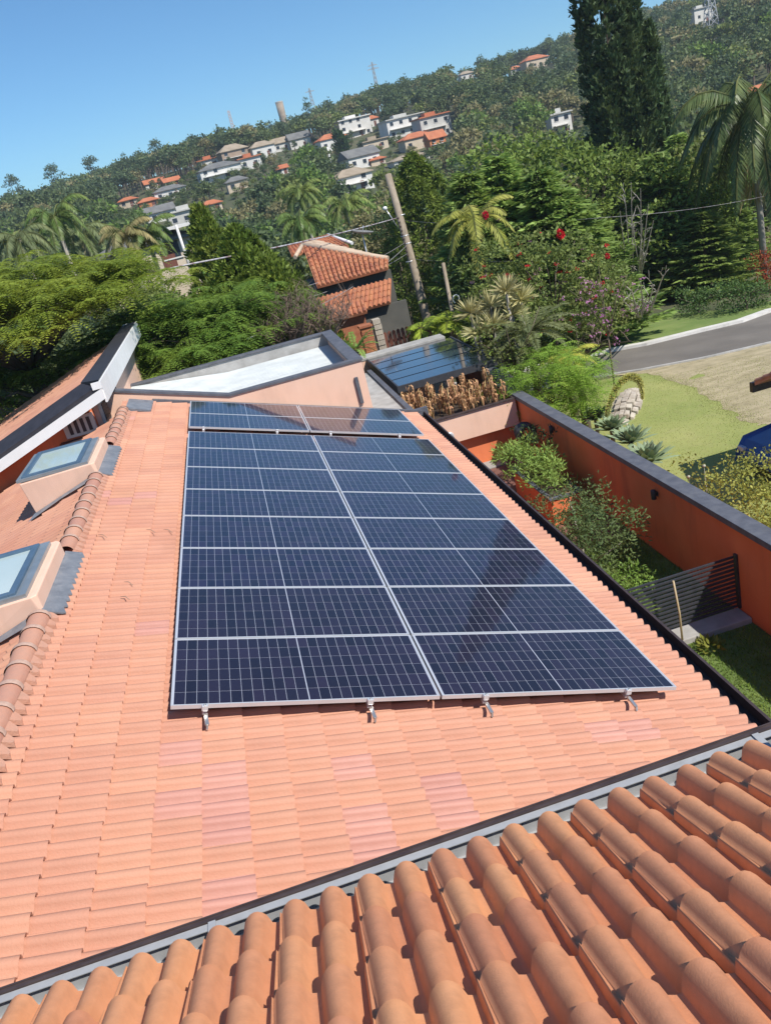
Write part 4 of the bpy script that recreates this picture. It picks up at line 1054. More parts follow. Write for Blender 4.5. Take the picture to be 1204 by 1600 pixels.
def palm_crown(name, n, L, mt, nleaf=34, ll=.5, lw=.05, rise=(.2, 1.1), droop=(.5, 1.0), hang=.6, rmt=None, z0=0.):
    Vs = []; b = MB()
    for k in range(n):
        az = 2 * math.pi * k * .618 + g_.uniform(-.2, .2); q = k / max(1, n - 1)
        rs_ = rise[1] + (rise[0] - rise[1]) * q; dr = droop[0] + (droop[1] - droop[0]) * q
        V, Rp = frond(np.array([0, 0, z0]), az, L * g_.uniform(.85, 1.1), rs_, dr, nleaf, ll, lw, hang)
        Vs.append(V); b.tube(Rp[::2], [.03 * L / 3] * len(Rp[::2]), 4, caps=False)
    cm = leafmesh(name, Vs, mt); rm = b.mesh('rachis', rmt or l_olive)
    return cm, rm
def palm(name, label, loc, h, n, L, mt, lean=(0, 0), tr=.12, group=None, cat='palm', tm=None, rz=0., shaft=True, **kw):
    o = thing(name, label, cat, loc, rz, group)
    b = MB().tube([(0, 0, -.3), (lean[0] * .35, lean[1] * .35, h * .5), (lean[0], lean[1], h)], [tr * 1.3, tr, tr * .85], 10)
    link('trunk', b.mesh('trunk', tm or m_barkp), o)
    cm, rm = palm_crown('fronds', n, L, mt, **kw)
    link('fronds', cm, o, loc=(lean[0], lean[1], h)); link('frond_stalks', rm, o, loc=(lean[0], lean[1], h))
    return o
# ---- feathery conifer (cedar-like), base at origin
def conifer(name, H, R, nbr, mt, dens=46, ll=.26, lw=.09, droop=.35, top=.97, tuft=.5, low=.03):
    Vs = []
    for k in range(nbr):
        u = (k + g_.uniform(0, 1)) / nbr; z = H * (low + (top - low) * u)
        rr_ = R * (1 - u) ** .7 * g_.uniform(.6, 1.22) + .12
        az = g_.uniform(0, 2 * math.pi); n = int(dens * (.35 + rr_ / R))
        t = g_.uniform(.18, 1, n) ** .7
        d = np.array([math.cos(az), math.sin(az), 0]); s = np.array([-d[1], d[0], 0])
        dr_ = droop * g_.uniform(.0, 1.9); up_ = g_.uniform(.05, .6)
        zc = z + rr_ * (up_ * t - dr_ * t ** 2) + .22 * rr_ * np.clip(t - .75, 0, 1)
        wid = .30 * rr_ * (1.05 - t) + .08
        off = g_.uniform(-1, 1, n)
        P = d * (rr_ * t)[:, None] + s * (off * wid)[:, None] + np.stack([0*t, 0*t, zc - np.abs(off) * wid * .35], 1)
        D = d * .9 + s * (off * .8)[:, None] + np.stack([0*t, 0*t, g_.uniform(-.45, .35, n)], 1)
        N = np.array([0, 0, .8]) + g_.normal(size=(n, 3)) * .75 + d * .5
        Vs.append(leaves(P, D, N, ll * g_.uniform(.6, 1.4, n), lw * g_.uniform(.7, 1.3, n), .5))
    return leafmesh(name, Vs, mt)
# ---- upright tufted cypress
def tufted(name, H, rfun, n, mt, per=11, ll=.42, lw=.13, upw=1.2, hang=0):
    z = H * g_.uniform(.02, 1, n) ** .9; az = g_.uniform(0, 2 * math.pi, n)
    r = np.array([rfun(q / H) for q in z]); lump = 1 + .2 * np.sin(az * 5 + z * 1.1) + .13 * np.sin(az * 9 - z * 1.9)
    base = np.stack([np.cos(az) * r * lump, np.sin(az) * r * lump, z], 1) * np.array([1, 1, 1]); outd = np.stack([np.cos(az), np.sin(az), 0 * az], 1)
    base -= outd * (g_.uniform(0, .3, n) ** 1.5 * r * 1.0)[:, None]
    P = np.repeat(base, per, 0) + g_.normal(size=(n * per, 3)) * ll * .22
    O = np.repeat(outd, per, 0)
    D = O * .45 + np.array([0, 0, upw - hang]) + g_.normal(size=P.shape) * .42
    N = O + g_.normal(size=P.shape) * .6
    return leafmesh(name, leaves(P, D, N, ll * g_.uniform(.6, 1.3, len(P)), lw, .5), mt)
# ---- poinciana: flat tiers of drooping feathery leaves
def rosettes(C_, Nn, mt, name, nf=8, L=.5, npin=9, pw=.05, pl=.15):
    Vs = []
    for c in C_:
        a0 = g_.uniform(0, 6.28); tilt = g_.normal(size=2) * .22
        for k in range(nf):
            az = a0 + 2 * math.pi * k / nf + g_.uniform(-.2, .2); LL = L * g_.uniform(.75, 1.2)
            ts = np.linspace(.15, 1, npin)
            d = np.array([math.cos(az), math.sin(az), 0]); s = np.array([-d[1], d[0], 0])
            dz = .18 * ts - .62 * ts ** 2 + (tilt[0] * d[0] + tilt[1] * d[1]) * ts
            P = c + d * (ts * LL)[:, None] + np.stack([0*ts, 0*ts, dz * LL], 1)
            w = pl * np.sin(np.pi * np.clip(ts * .85 + .12, 0, 1)) ** .5
            for sg in (-1, 1):
                D = s * sg + d * .45 + np.array([0, 0, -.28]); N = np.tile(np.array([0, 0, 1.]) + d * .3, (npin, 1)) + g_.normal(size=(npin, 3)) * .06
                Vs.append(leaves(P, np.tile(D, (npin, 1)), N, w, pw, .4))
    return leafmesh(name, Vs, mt)

# ================================================================ nearby plants
# yard: grass blades on the lit and shaded turf
def grass(name, polyfn, n, L, mt, x0, x1, y0, y1, zf, W=.012):
    x = g_.uniform(x0, x1, n); y = g_.uniform(y0, y1, n); m_ = polyfn(x, y); x = x[m_]; y = y[m_]; n = len(x)
    z = zf(x, y); P = np.stack([x, y, z], 1)
    D = g_.normal(size=(n, 3)) * .45 + np.array([0, 0, 1.]); N = g_.normal(size=(n, 3))
    o = link(name, leafmesh(name, leaves(P, D, N, L * g_.uniform(.5, 1.4, n), W, .3), mt)); o['kind'] = 'stuff'; return o
l_grass = leafmat('grass_blade', (.10, .19, .03), (.20, .28, .06), .4, .35)
grass('yard_grass', lambda x, y: (y < 4.8) | (y > 5.28), 42000, .06, l_grass, 5.0, 8.18, -1.5, 8.9, lambda x, y: np.full(len(x), G0), .013)
# weeds at the fence and a dense fern-like tuft by the bush
def small_plant(name, label, cat, loc, n, L, W, mt, R=.3, H=.3, up=.6, group=None, part='leaves', rad=True):
    o = thing(name, label, cat, loc, 0, group)
    a = g_.uniform(0, 6.28, n); el = g_.uniform(.15, 1.3, n)
    P = np.stack([np.cos(a) * R * g_.uniform(0, .6, n), np.sin(a) * R * g_.uniform(0, .6, n), H * g_.uniform(0, .6, n)], 1)
    D = np.stack([np.cos(a) * np.cos(el), np.sin(a) * np.cos(el), np.sin(el) * up + .1], 1)
    link(part, leafmesh(part, leaves(P, D, np.stack([0*a, 0*a, 0*a + 1], 1) + g_.normal(size=(n, 3)) * .4, L * g_.uniform(.7, 1.2, n), W), mt), o)
    return o
small_plant('weed', 'bright green weed growing in the yard grass beside the bamboo stake', 'weed', (7.25, 4.55, G0), 60, .14, .06, l_yellow, .35, .15)
# bush over the low planter
def bush(name, label, loc, cl, rad, per, L, W, mt, stems=6, cat='bush', group=None, barkm=None, up=.35, flat=1., out=.6, sname='stem'):
    o = thing(name, label, cat, loc, 0, group); C_ = np.array(cl, float)
    link('leaves', leafmesh('leaves', blobs(C_, rad, per, L, W, up, flat, out), mt), o)
    b = MB(); rr = random.Random(len(cl))
    for k in range(min(stems, len(cl))):
        c = C_[k * len(C_) // stems]; b.tube([(rr.uniform(-.1, .1), rr.uniform(-.1, .1), -.05), c * .5 + [rr.uniform(-.1, .1), 0, 0], c], [.03, .022, .008], 5)
    link('stems', b.mesh('stems', barkm or m_bark), o); return o
def spread(n, rx, ry, z0, z1, seed=1):
    r = random.Random(seed); return [(r.uniform(-rx, rx), r.uniform(-ry, ry), r.uniform(z0, z1)) for _ in range(n)]
bush('planter_shrub', 'light green feathery shrub spilling over the low planter box', (7.3, 12.2, -3.98), spread(40, .45, 1.6, -.05, .42, 3), [.26] * 40, 1200, .13, .035, leafmat('shrub_leaf', (0.125, 0.213, 0.044), (0.213, 0.312, 0.075)), 8)
bush('planter_shrub', 'reddish tipped low sprigs hanging over the near end of the planter box', (7.2, 10.9, -4.05), spread(10, .4, .5, -.15, .25, 4), [.16] * 10, 700, .10, .03, leafmat('sprig_leaf', (.16, .16, .05), (.22, .16, .07)), 5)
bush('yard_bush', 'large airy dark green bush with a pale trunk beside the gutter', (6.85, 8.2, G0), [(x, y, z) for x, y, z in spread(70, .68, 1.2, .2, 1.4, 8)], list(np.random.default_rng(2).uniform(.2, .38, 70)), 900, .085, .034, leafmat('bush_leaf', (0.065, 0.111, 0.039), (0.130, 0.182, 0.065)), 5, barkm=m_barkp)
bush('yard_bush', 'bright green low growth at the foot of the airy bush', (6.85, 7.1, G0), spread(14, .45, .6, .1, .45, 9), [.25] * 14, 900, .09, .03, leafmat('low_leaf', (.10, .18, .03), (.15, .24, .05)), 4)
bush('shade_shrub', 'dark spindly shrub in the wall shade behind the planter shrub', (7.75, 13.3, G0), spread(12, .3, .7, .7, 1.5, 10), [.22] * 12, 350, .10, .04, l_dark, 6)
# dry stalks in the raised planter
dstem = mat('dry_stem', (.42, .30, .13), (.55, .40, .18), 8, .8)
dvar = []
for v in range(6):
    rr = random.Random(40 + v); H = rr.uniform(.6, .9); lx, ly = rr.uniform(-.12, .12), rr.uniform(-.1, .1)
    st = MB().tube([(0, 0, -.05), (lx * .4, ly * .4, H * .5), (lx, ly, H)], [.015, .012, .008], 6).mesh('stem', dstem)
    P = []; D = []; Vs = []
    for k in range(17):
        t = rr.uniform(.25, 1); a = rr.uniform(0, 6.28); base = np.array([lx * t, ly * t, H * t]); d = np.array([math.cos(a), math.sin(a), .6])
        m1 = base + d * .05; pts = [base, m1, m1 + np.array([math.cos(a) * .05, math.sin(a) * .05, -.05]), m1 + np.array([math.cos(a) * .04, math.sin(a) * .04, -.15 - rr.uniform(0, .1)])]
        s = np.array([-math.sin(a), math.cos(a), 0]); w = [.006, .017, .024, .005]
        for i in range(3): Vs.append(np.array([pts[i] - s * w[i], pts[i] + s * w[i] + [0, 0, .01], pts[i + 1] + s * w[i + 1] + [0, 0, .01], pts[i + 1] - s * w[i + 1]]))
    dvar.append((st, leafmesh('dry_leaves', Vs, l_dry)))
rr = random.Random(9); pr_ = sorted([(rr.uniform(5.15, 7.95), rr.uniform(15.5, 17.15)) for _ in range(64)])
for k, (x, y) in enumerate(pr_):
    st, lf = dvar[k % 6]
    o = thing('dried_plant', 'withered tan stalk with curled dry leaves among its like in the raised planter', 'dry plant', (x, y, -3.1), rr.uniform(0, 6.28), 'withered stalks in the raised planter')
    s = rr.uniform(.75, 1.12); o.scale = (s, s, s); link('stem', st, o); link('dry_leaves', lf, o)
for x, y, lab in ((5.75, 15.9, 'green canna sprout among the dry stalks at the left'), (7.45, 16.5, 'green canna sprout among the dry stalks at the right')):
    small_plant('canna_sprout', lab, 'plant', (x, y, -3.1), 12, .3, .08, l_yellow, .08, .4, 1.4)
# bush by the wall outside, bottom right
oy = leafmat('variegated_leaf', (.13, .16, .03), (.30, .30, .08), .4, .3)
bc = pz(1150, 800, -4.2)
cl = spread(120, 1.35, 2.1, .2, 1.75, 12)
bush('variegated_bush', 'big yellow-green bush outside the orange wall at the right edge', (bc[0] + .75, bc[1] - .9, float(terrain(bc[0], bc[1]))), cl, [.36] * 120, 700, .075, .042, oy, 10)
for k, (px, py) in enumerate([(1075, 745), (1099, 728)]):
    p = along(px, py, 16.5 - k * .3); p0 = np.array([p[0] + .05, p[1], float(terrain(p[0], p[1]))])
    t = MB().tube([p0, p], [.008, .005], 5); t.lathe(p, [(0, .035), (.03, .02), (.035, 0), (.02, -.025), (0, -.03)], 8)
    tag(t.build('seed_head', mat('seed', (.35, .33, .25), (.5, .48, .38), 20, .9)), ('pale round seed head on a thin stalk, nearer the wall coping', 'pale round seed head on a thin stalk, nearer the blue car')[k], 'seed head', 'seed heads by the bush')
# agaves along the wall
def agave(label, loc, n, L, W, rz):
    o = thing('agave', label, 'agave', loc, rz, 'agaves along the outside of the wall')
    for k in range(n):
        a = k * 2.39996; el = 1.35 - 1.15 * k / n; LL = L * (.6 + .4 * k / n)
        d = np.array([math.cos(a) * math.cos(el), math.sin(a) * math.cos(el), math.sin(el)]); s = np.array([-math.sin(a), math.cos(a), 0]); nn = np.cross(s, d)
        b = MB(); V = []; ws = [.25, .8, 1, .75, .03]; cu = [0, -.0, .01, .0, -.06]
        for i, (w, c) in enumerate(zip(ws, cu)):
            p = d * LL * i / 4 + np.array([0, 0, c * LL]); V += [p - s * W * w / 2 + nn * .02 * w, p - nn * .012, p + s * W * w / 2 + nn * .02 * w]
        F = []
        for i in range(4): F += [(3*i, 3*i+1, 3*i+4, 3*i+3), (3*i+1, 3*i+2, 3*i+5, 3*i+4)]
        b.add(V, F, True); lo = b.build('leaf', l_agave, o, local=True)
    link('stalk', MB().tube([(0, 0, -.6), (0, 0, .05)], .06, 8).mesh('stalk', m_bark), o)
    return o
for k, (px, py, z, L, lab) in enumerate([(1012, 722, -4.55, .62, 'agave rosette nearest the shaded lawn, lowest of its row'), (985, 692, -4.5, .58, 'agave rosette with broad pale leaves just below the stone mound'),
        (955, 672, -4.5, .5, 'agave rosette at the left foot of the stone mound'), (930, 655, -4.5, .5, 'agave rosette half hidden in shade under the feathery tree')]):
    p = pz(px, py, z - .15); agave(lab, (p[0], p[1], p[2]), 40, L * 1.35, .19, k)
# drooping agave flower spike
p = [pz(946, 668, -4.6)]; D0 = dist(p[0])
pts = [along(x, y, D0) for x, y in [(946, 665), (950, 638), (960, 610), (975, 592), (990, 589), (1000, 600), (1003, 622)]]
o = thing('flower_spike', 'arching foxtail flower spike of an agave drooping over the stone mound', 'flower spike', pts[0])
def smooth(pts, n=40):
    pts = np.array(pts); m = len(pts); out = []
    for t in np.linspace(0, m - 1, n):
        i = min(int(t), m - 2); f = t - i; p0 = pts[max(i - 1, 0)]; p1 = pts[i]; p2 = pts[i + 1]; p3 = pts[min(i + 2, m - 1)]
        out.append(.5 * ((2 * p1) + (-p0 + p2) * f + (2 * p0 - 5 * p1 + 4 * p2 - p3) * f * f + (-p0 + 3 * p1 - 3 * p2 + p3) * f ** 3))
    return out
sp = smooth(pts); MB().tube(sp, [.06] * 30 + list(np.linspace(.06, .03, 10)), 8).build('stem', l_olive, o)
A = np.repeat(np.array(sp[3:]), 90, 0); n = len(A); dd = rdir(n)
Vf = leaves(A, dd, rdir(n), np.repeat(np.interp(np.arange(37), [0, 10, 25, 36], [.09, .13, .15, .07]), 90) , .026) - np.array(wloc(o))
link('florets', leafmesh('florets', Vf, leafmat('floret', (.45, .46, .16), (.60, .58, .26), .3, .3)), o)
# feathery yellow-green tree beside the pergola
fp = along(862, 598, 24); fz = float(terrain(fp[0], fp[1]))
o = thing('feathery_tree', 'bright green feathery shrub tree between pergola and road', 'small tree', (fp[0], fp[1], fz))
cl = np.array([fp + np.array([a, b_, c]) for a, b_, c in spread(300, 1.6, 1.3, -1.15, 1.1, 21)]); cl = cl[np.abs((cl - fp) / [1.6, 1.4, 1.25]).sum(1) < 1.7] - np.array(wloc(o))
link('crown', rosettes(cl, None, l_fern, 'crown', 8, .48, 8, .03, .09), o); link('trunk', trunk_mesh('trunk', 1.6, .07, m_bark, 5, .8, 1.2), o)
# ---- dense bed of bushes behind the pergola, flowering bushes
rr = random.Random(77)
def pxcloud(polys, D0, D1, n, seed):
    """points spread through the volume that a patch of the photograph looks at"""
    r = random.Random(seed); out = []
    while len(out) < n:
        x = r.uniform(min(p[0] for p in polys), max(p[0] for p in polys)); y = r.uniform(min(p[1] for p in polys), max(p[1] for p in polys))
        ins = False; j = len(polys) - 1
        for i in range(len(polys)):
            a, b_ = polys[i], polys[j]
            if (a[1] > y) != (b_[1] > y) and x < (b_[0] - a[0]) * (y - a[1]) / (b_[1] - a[1]) + a[0]: ins = not ins
            j = i
        if ins: out.append(along(x, y, r.uniform(D0, D1)))
    return np.array(out)
def pxbush(name, label, cat, poly, D0, D1, n, rad, per, L, W, mt, seed, base=None, extra=(), flat=1., tr=None, group=None):
    if D0 is None:
        yb_ = max(p[1] for p in poly); xs_ = [p[0] for p in poly]; Dg = dist(at((min(xs_) + max(xs_)) / 2, yb_)); D0, D1 = Dg - .2, Dg + (D1 or 1.2)
    c = pxcloud(poly, D0, D1, n, seed)
    bx_, by_ = (c[:, 0].mean(), c[:, 1].mean()) if base is None else base
    o = thing(name, label, cat, (bx_, by_, float(terrain(bx_, by_))), 0, group); off = np.array(wloc(o))
    r = np.random.default_rng(seed).uniform(rad * .7, rad * 1.3, n)
    link('crown', leafmesh('crown', blobs(c - off, r, per, L, W, flat=flat), mt), o)
    for nm, mt2, m_, rad2, per2, L2 in extra:
        q = c[np.random.default_rng(seed + 1).choice(n, m_, replace=m_ > n)] - off + g_.normal(size=(m_, 3)) * rad * .8 - np.array([0, .25, -.1]) * rad * 2
        link(nm, leafmesh(nm, blobs(q, [rad2] * m_, per2, L2, L2 * .8), mt2), o)
    h = c[:, 2].mean() - off[2]
    link('trunk', trunk_mesh('trunk', max(.4, h * .8), tr or .05, m_bark, 6, 1.1, max(.5, h * .5), seed), o)
    return o
pxbush('flowering_bush', 'large bush with scattered red and pink blossoms in front of the conifers', 'flowering bush', [(735, 400), (790, 375), (900, 360), (975, 440), (965, 520), (880, 530), (800, 480), (735, 470)], 28.0, 31.5, 190, .42, 260, .15, .09,
       leafmat('bougainvillea_leaf', (0.091, 0.143, 0.039), (0.169, 0.221, 0.058)), 31, extra=(('red_blossoms', l_red, 40, .075, 4200, .06), ('mauve_blossoms', l_pinkf, 30, .08, 2000, .06)))
for k, (px, py, s, lab) in enumerate([(875, 366, .17, 'large red flower cluster at the top of the flowering bush'), (758, 336, .13, 'red flower cluster beside the yellowing palm'), (793, 432, .11, 'red flower cluster low at the left of the flowering bush'), (948, 400, .10, 'small red flower cluster near the right top of the flowering bush')]):
    c = along(px, py, 27.6); n = 150; d = rdir(n)
    tag(link('red_flowers', leafmesh('red_flowers', leaves(c + d * s * .6 * g_.uniform(.4, 1, n)[:, None] * [1, 1, 1.5], d, rdir(n), s * .45, s * .4), l_red)), lab, 'flowers', 'red flower clusters')
pxbush('mauve_shrub', 'sparse twiggy shrub with mauve blossoms beside the road', 'flowering bush', [(885, 460), (975, 430), (990, 500), (960, 540), (905, 530)], 26.5, 28, 46, .3, 130, .11, .07, l_olive, 33, tr=.035, extra=(('mauve_blossoms', l_pinkf, 60, .09, 1100, .07),))
def bare(name, label, base, top_pts, r, seed, mt=m_barkp, twigs=5, tl=.7):
    o = thing(name, label, 'bare shrub', base); off = np.array(wloc(o)); b = MB(); rr = random.Random(seed)
    for tpt in top_pts:
        tpt = np.array(tpt); a = np.array(base); m_ = (a + tpt) / 2 + np.array([rr.uniform(-.2, .2), rr.uniform(-.2, .2), rr.uniform(-.1, .2)])
        b.tube([a - off, m_ - off, tpt - off], [r, r * .7, r * .25], 5)
        for k in range(twigs):
            t = rr.uniform(.4, 1); p = (m_ + (tpt - m_) * ((t - .5) * 2) if t > .5 else a + (m_ - a) * t * 2) - off
            q = p + np.array([rr.uniform(-1, 1), rr.uniform(-1, 1), rr.uniform(.1, 1.3)]) * tl * .5
            b.tube([p, (p + q) / 2 + [0, 0, .05], q], [r * .4, r * .28, r * .12], 4)
            q2 = q + np.array([rr.uniform(-1, 1), rr.uniform(-1, 1), rr.uniform(-.1, .8)]) * tl * .35; b.tube([(p + q) / 2, q2], [r * .22, r * .08], 4)
    link('branches', b.mesh('branches', mt), o); return o
D = 31.5
bare('bare_shrub', 'leafless pale grey shrub among the green conifers', at(995, 480), [along(x, y, D) for x, y in [(975, 300), (985, 285), (1000, 295), (1012, 320), (1003, 350), (985, 340), (968, 330), (1020, 345)]], .05, 3)
bare('bare_shrub', 'pale thin-stemmed shrub at the edge of the verge', at(1003, 512), [along(x, y, 29.5) for x, y in [(985, 450), (1000, 440), (1020, 445), (1012, 460), (972, 470), (1035, 430)]], .06, 4)
bare('bare_shrub', 'dark leaning bare branches at the road corner', at(912, 560), [along(x, y, 26.3) for x, y in [(935, 538), (985, 533), (900, 530), (925, 520), (948, 530)]], .06, 5, m_bark)
pb = mat('brown_twigs', (.16, .11, .085), (.22, .16, .13), 5, .9)
for k, (x0, y0, lab) in enumerate([(455, 540, 'leafless brown bush in front of the low orange roof, left'), (515, 530, 'leafless brown bush in front of the entrance roof, right')]):
    base = along(x0, y0 + 10, 27.5 + k); bare('bare_bush', lab, base, [base + np.array([rr.uniform(-1.2, 1.2), rr.uniform(-.8, .8), rr.uniform(.7, 1.9)]) for _ in range(22)], .028, 7 + k, pb, 12, .9)
# variegated dracaenas
dl = ['cream-striped spiky rosette, topmost of its clump', 'cream-striped spiky rosette beside the topmost one', 'cream-striped spiky rosette at the left end of the clump', 'cream-striped spiky rosette low beside the pale post', 'cream-striped spiky rosette above the cycad', 'cream-striped spiky rosette in the middle of the clump', 'cream-striped spiky rosette just above the pergola corner']
for k, (px, py) in enumerate([(790, 455), (812, 468), (735, 490), (748, 520), (800, 492), (765, 478), (770, 510)]):
    c = along(px, py, 25.5 + (k % 3) * .4); o = thing('dracaena', dl[k], 'dracaena', (c[0], c[1], float(terrain(c[0], c[1]))), 0, 'cream-striped dracaenas'); off = np.array(wloc(o))
    n = 90; d = rdir(n); d[:, 2] = np.abs(d[:, 2]) * .9 - .15
    P = np.tile(c - off, (n, 1)); mid_ = P + d * .32; Vs = [leaves(P, d, np.cross(d, rdir(n)), .62, .075, .5)]
    link('leaves', leafmesh('leaves', Vs, l_drac), o); link('stem', MB().tube([(0, 0, -.2), c - off], [.06, .04], 6).mesh('stem', m_barkp), o)
# cycad and other palms near the road
def frondplant(name, label, cat, px, py, D, n, L, mt, **kw):
    c = along(px, py, D); z = float(terrain(c[0], c[1])); return palm(name, label, (c[0], c[1], z), max(.3, c[2] - z), n, L, mt, cat=cat, tm=m_bark, **kw)
frondplant('cycad', 'broad dark green cycad with stiff arching fronds above the feathery tree', 'cycad', 825, 520, 25, 30, 1.7, leafmat('cycad_leaf', (.10, .13, .055), (.17, .20, .09), .3, .15, .35), nleaf=34, ll=.26, lw=.035, rise=(.15, .95), droop=(.25, .55), hang=.05)
frondplant('yellow_palm', 'small palm with orange-yellow lower fronds beside the road edge', 'palm', 884, 556, 26.5, 14, 1.15, l_palmy, nleaf=26, ll=.34, lw=.05, rise=(-.1, .7), droop=(.4, .8), hang=.4)
frondplant('small_palm', 'green drooping palm in front of the road end', 'palm', 905, 590, 25.6, 12, .95, leafmat('young_palm', (.10, .16, .03), (.16, .22, .05)), nleaf=26, ll=.3, lw=.045, rise=(.0, .7), droop=(.5, .9), hang=.5)
frondplant('areca_palm', 'bright yellow-green palm at the foot of the utility pole', 'palm', 702, 505, 30.5, 14, 1.15, leafmat('areca_leaf', (.18, .27, .03), (.28, .36, .05), .3, .35), nleaf=24, ll=.42, lw=.06, rise=(.2, 1.2), droop=(.4, .9), hang=.3)
frondplant('areca_palm', 'bright yellow-green palm fronds left of the utility pole base', 'palm', 656, 512, 31, 8, .8, MATS['areca_leaf'], nleaf=22, ll=.42, lw=.06, rise=(.2, 1.1), droop=(.4, .9), hang=.3)
frondplant('fan_palm', 'small green fan palm below the annex parapet corner', 'palm', 556, 548, 27.5, 14, .95, leafmat('fan_leaf', (.10, .20, .04), (.16, .27, .06), .3, .3), nleaf=20, ll=.16, lw=.05, rise=(.4, 1.4), droop=(.2, .6), hang=.1)
frondplant('yellow_palm', 'tall yellowing palm crown between thuja and red flowers', 'palm', 742, 345, 31, 15, 2.0, leafmat('yellowing_palm', (.20, .24, .04), (.33, .34, .09), .3, .35), nleaf=30, ll=.5, lw=.07, rise=(.1, 1.2), droop=(.5, 1.1), hang=.6)
pxbush('vine_clump', 'dense shaded shrubs filling the bank under the flowering bush', 'shrubs', [(720, 390), (770, 400), (850, 480), (930, 500), (900, 560), (830, 520), (700, 530), (680, 470)], 31, 33, 110, .5, 150, .16, .10, l_dark, 36)
pxbush('corner_shrub', 'olive shrub behind the dark pergola corner', 'shrub', [(765, 500), (840, 540), (860, 580), (790, 590), (740, 540)], 24, 26, 46, .32, 260, .12, .07, l_olive, 37)

# tufts along the ragged edge of the dry turf and scattered over the lawn
pa = [P2(1010, 584), P2(1075, 603), P2(1130, 636), P2(1165, 660)]; n = 3500
seg = g_.integers(0, 3, n); tt = g_.uniform(0, 1, n); A_ = np.array(pa)[:, :2]
xy = A_[seg] + (A_[seg + 1] - A_[seg]) * tt[:, None] + g_.normal(size=(n, 2)) * .22
P = np.stack([xy[:, 0], xy[:, 1], terrain(xy[:, 0], xy[:, 1]) + .015], 1)
o = link('edge_grass', leafmesh('edge_grass', leaves(P, g_.normal(size=(n, 3)) * .8 + [0, 0, 1.], g_.normal(size=(n, 3)), .03, .016), mat('lawn_blade', (.26, .31, .08), (.40, .40, .15), .5, .9, island=.3))); o['kind'] = 'stuff'
n = 26000; xy = np.stack([g_.uniform(8.6, 19, n), g_.uniform(8, 21, n)], 1)
P = np.stack([xy[:, 0], xy[:, 1], terrain(xy[:, 0], xy[:, 1]) + .02], 1)
o = link('lawn_grass', leafmesh('lawn_grass', leaves(P, g_.normal(size=(n, 3)) * .8 + [0, 0, 1.], g_.normal(size=(n, 3)), .03, .015), MATS['lawn_blade'])); o['kind'] = 'stuff'
# ================================================================ big trees
# poincianas on the left
def poinciana(label, px, py, D, rx, ry, rz_, n, mt, seed, L=.62):
    c = along(px, py, D); z = float(terrain(c[0], c[1])); o = thing('poinciana_tree', label, 'tree', (c[0], c[1], z)); off = np.array(wloc(o))
    r = np.random.default_rng(seed); P = []
    tiers = 7
    ncl = n // 9
    for k in range(ncl):
        a = r.uniform(0, 6.28); q = math.sqrt(r.uniform(0, 1)); zz = (1 - q * q) ** .5 * r.uniform(.25, 1.0) - r.uniform(0, .35)
        cc = np.array([math.cos(a) * q * rx, math.sin(a) * q * ry, zz * rz_])
        m_ = 9; b_ = r.normal(size=(m_, 3)) * np.array([.62, .62, .13]); P.append(cc + b_)
    P = np.concatenate(P) + (c - off)
    link('crown', rosettes(P, None, mt, 'crown', 7, L, 9, .055, .17), o)
    b = MB(); top = c - off; h = top[2] - rz_ * .6
    b.tube([(0, 0, -.3), (.2, .1, h * .5), (0, 0, h)], [.34, .27, .22], 10)
    for k in range(9):
        a = k * .7 + .2; e = np.array([math.cos(a) * rx * .8, math.sin(a) * ry * .8, h + rz_ * r.uniform(.5, .9)])
        b.tube([(0, 0, h * .9), np.array([e[0] * .4, e[1] * .4, h + rz_ * .25]), e * [.8, .8, 1], e], [.15, .11, .06, .02], 6)
        for j in range(3):
            f = e * [.6, .6, 1] + r.normal(size=3) * [1, 1, .1]; b.tube([e * [.5, .5, 1] - [0, 0, .3], f], [.05, .015], 5)
    link('trunk', b.mesh('trunk', m_bark), o); return o
poinciana('wide flat-crowned poinciana with lime leaves at the left edge', 15, 496, 26, 4.9, 4.6, 1.9, 860, l_poin, 3)
poinciana('darker green poinciana crown right of the lime one', 285, 534, 28, 3.5, 3.0, 1.8, 600, l_poin2, 4, .66)
poinciana('lower poinciana boughs below the white fascia', 90, 590, 27, 5.2, 2.2, 1.3, 330, l_poin2, 6, .62)
# columnar cypress, three leaders
cb = at(1000, 440); D = dist(cb) + 2; cb = np.array([*along(988, 400, D)[:2], 0]); cb[2] = float(terrain(cb[0], cb[1]))
o = thing('tall_cypress', 'towering dark cypress whose top leaves the frame', 'cypress tree', cb)
upx = 1292 / D
Hc = 590 / upx
for k, (dx, dy, H, r) in enumerate([(-.4, 0, Hc * 1.05, 1.45), (1.95, .2, Hc * .715, .62), (2.85, -.1, Hc * .58, .75), (.9, -.6, Hc * .58, 1.4), (-.7, -.3, Hc * .55, 1.2), (2.1, -.6, Hc * .48, 1.3)]):
    m_ = tufted('foliage', H, lambda q, r=r: r * (np.interp(q, [0, .1, .45, .75, .92, 1], [.75, 1, 1.0, .78, .42, .04])), int(620 * H / 13 * r), l_cypr, 16, .42, .17, .9)
    link('foliage', m_, o, loc=(dx, dy, .2))
link('trunk', MB().tube([(0, 0, -.3), (0, 0, Hc * .8)], [.35, .08], 8).mesh('trunk', m_bark), o)
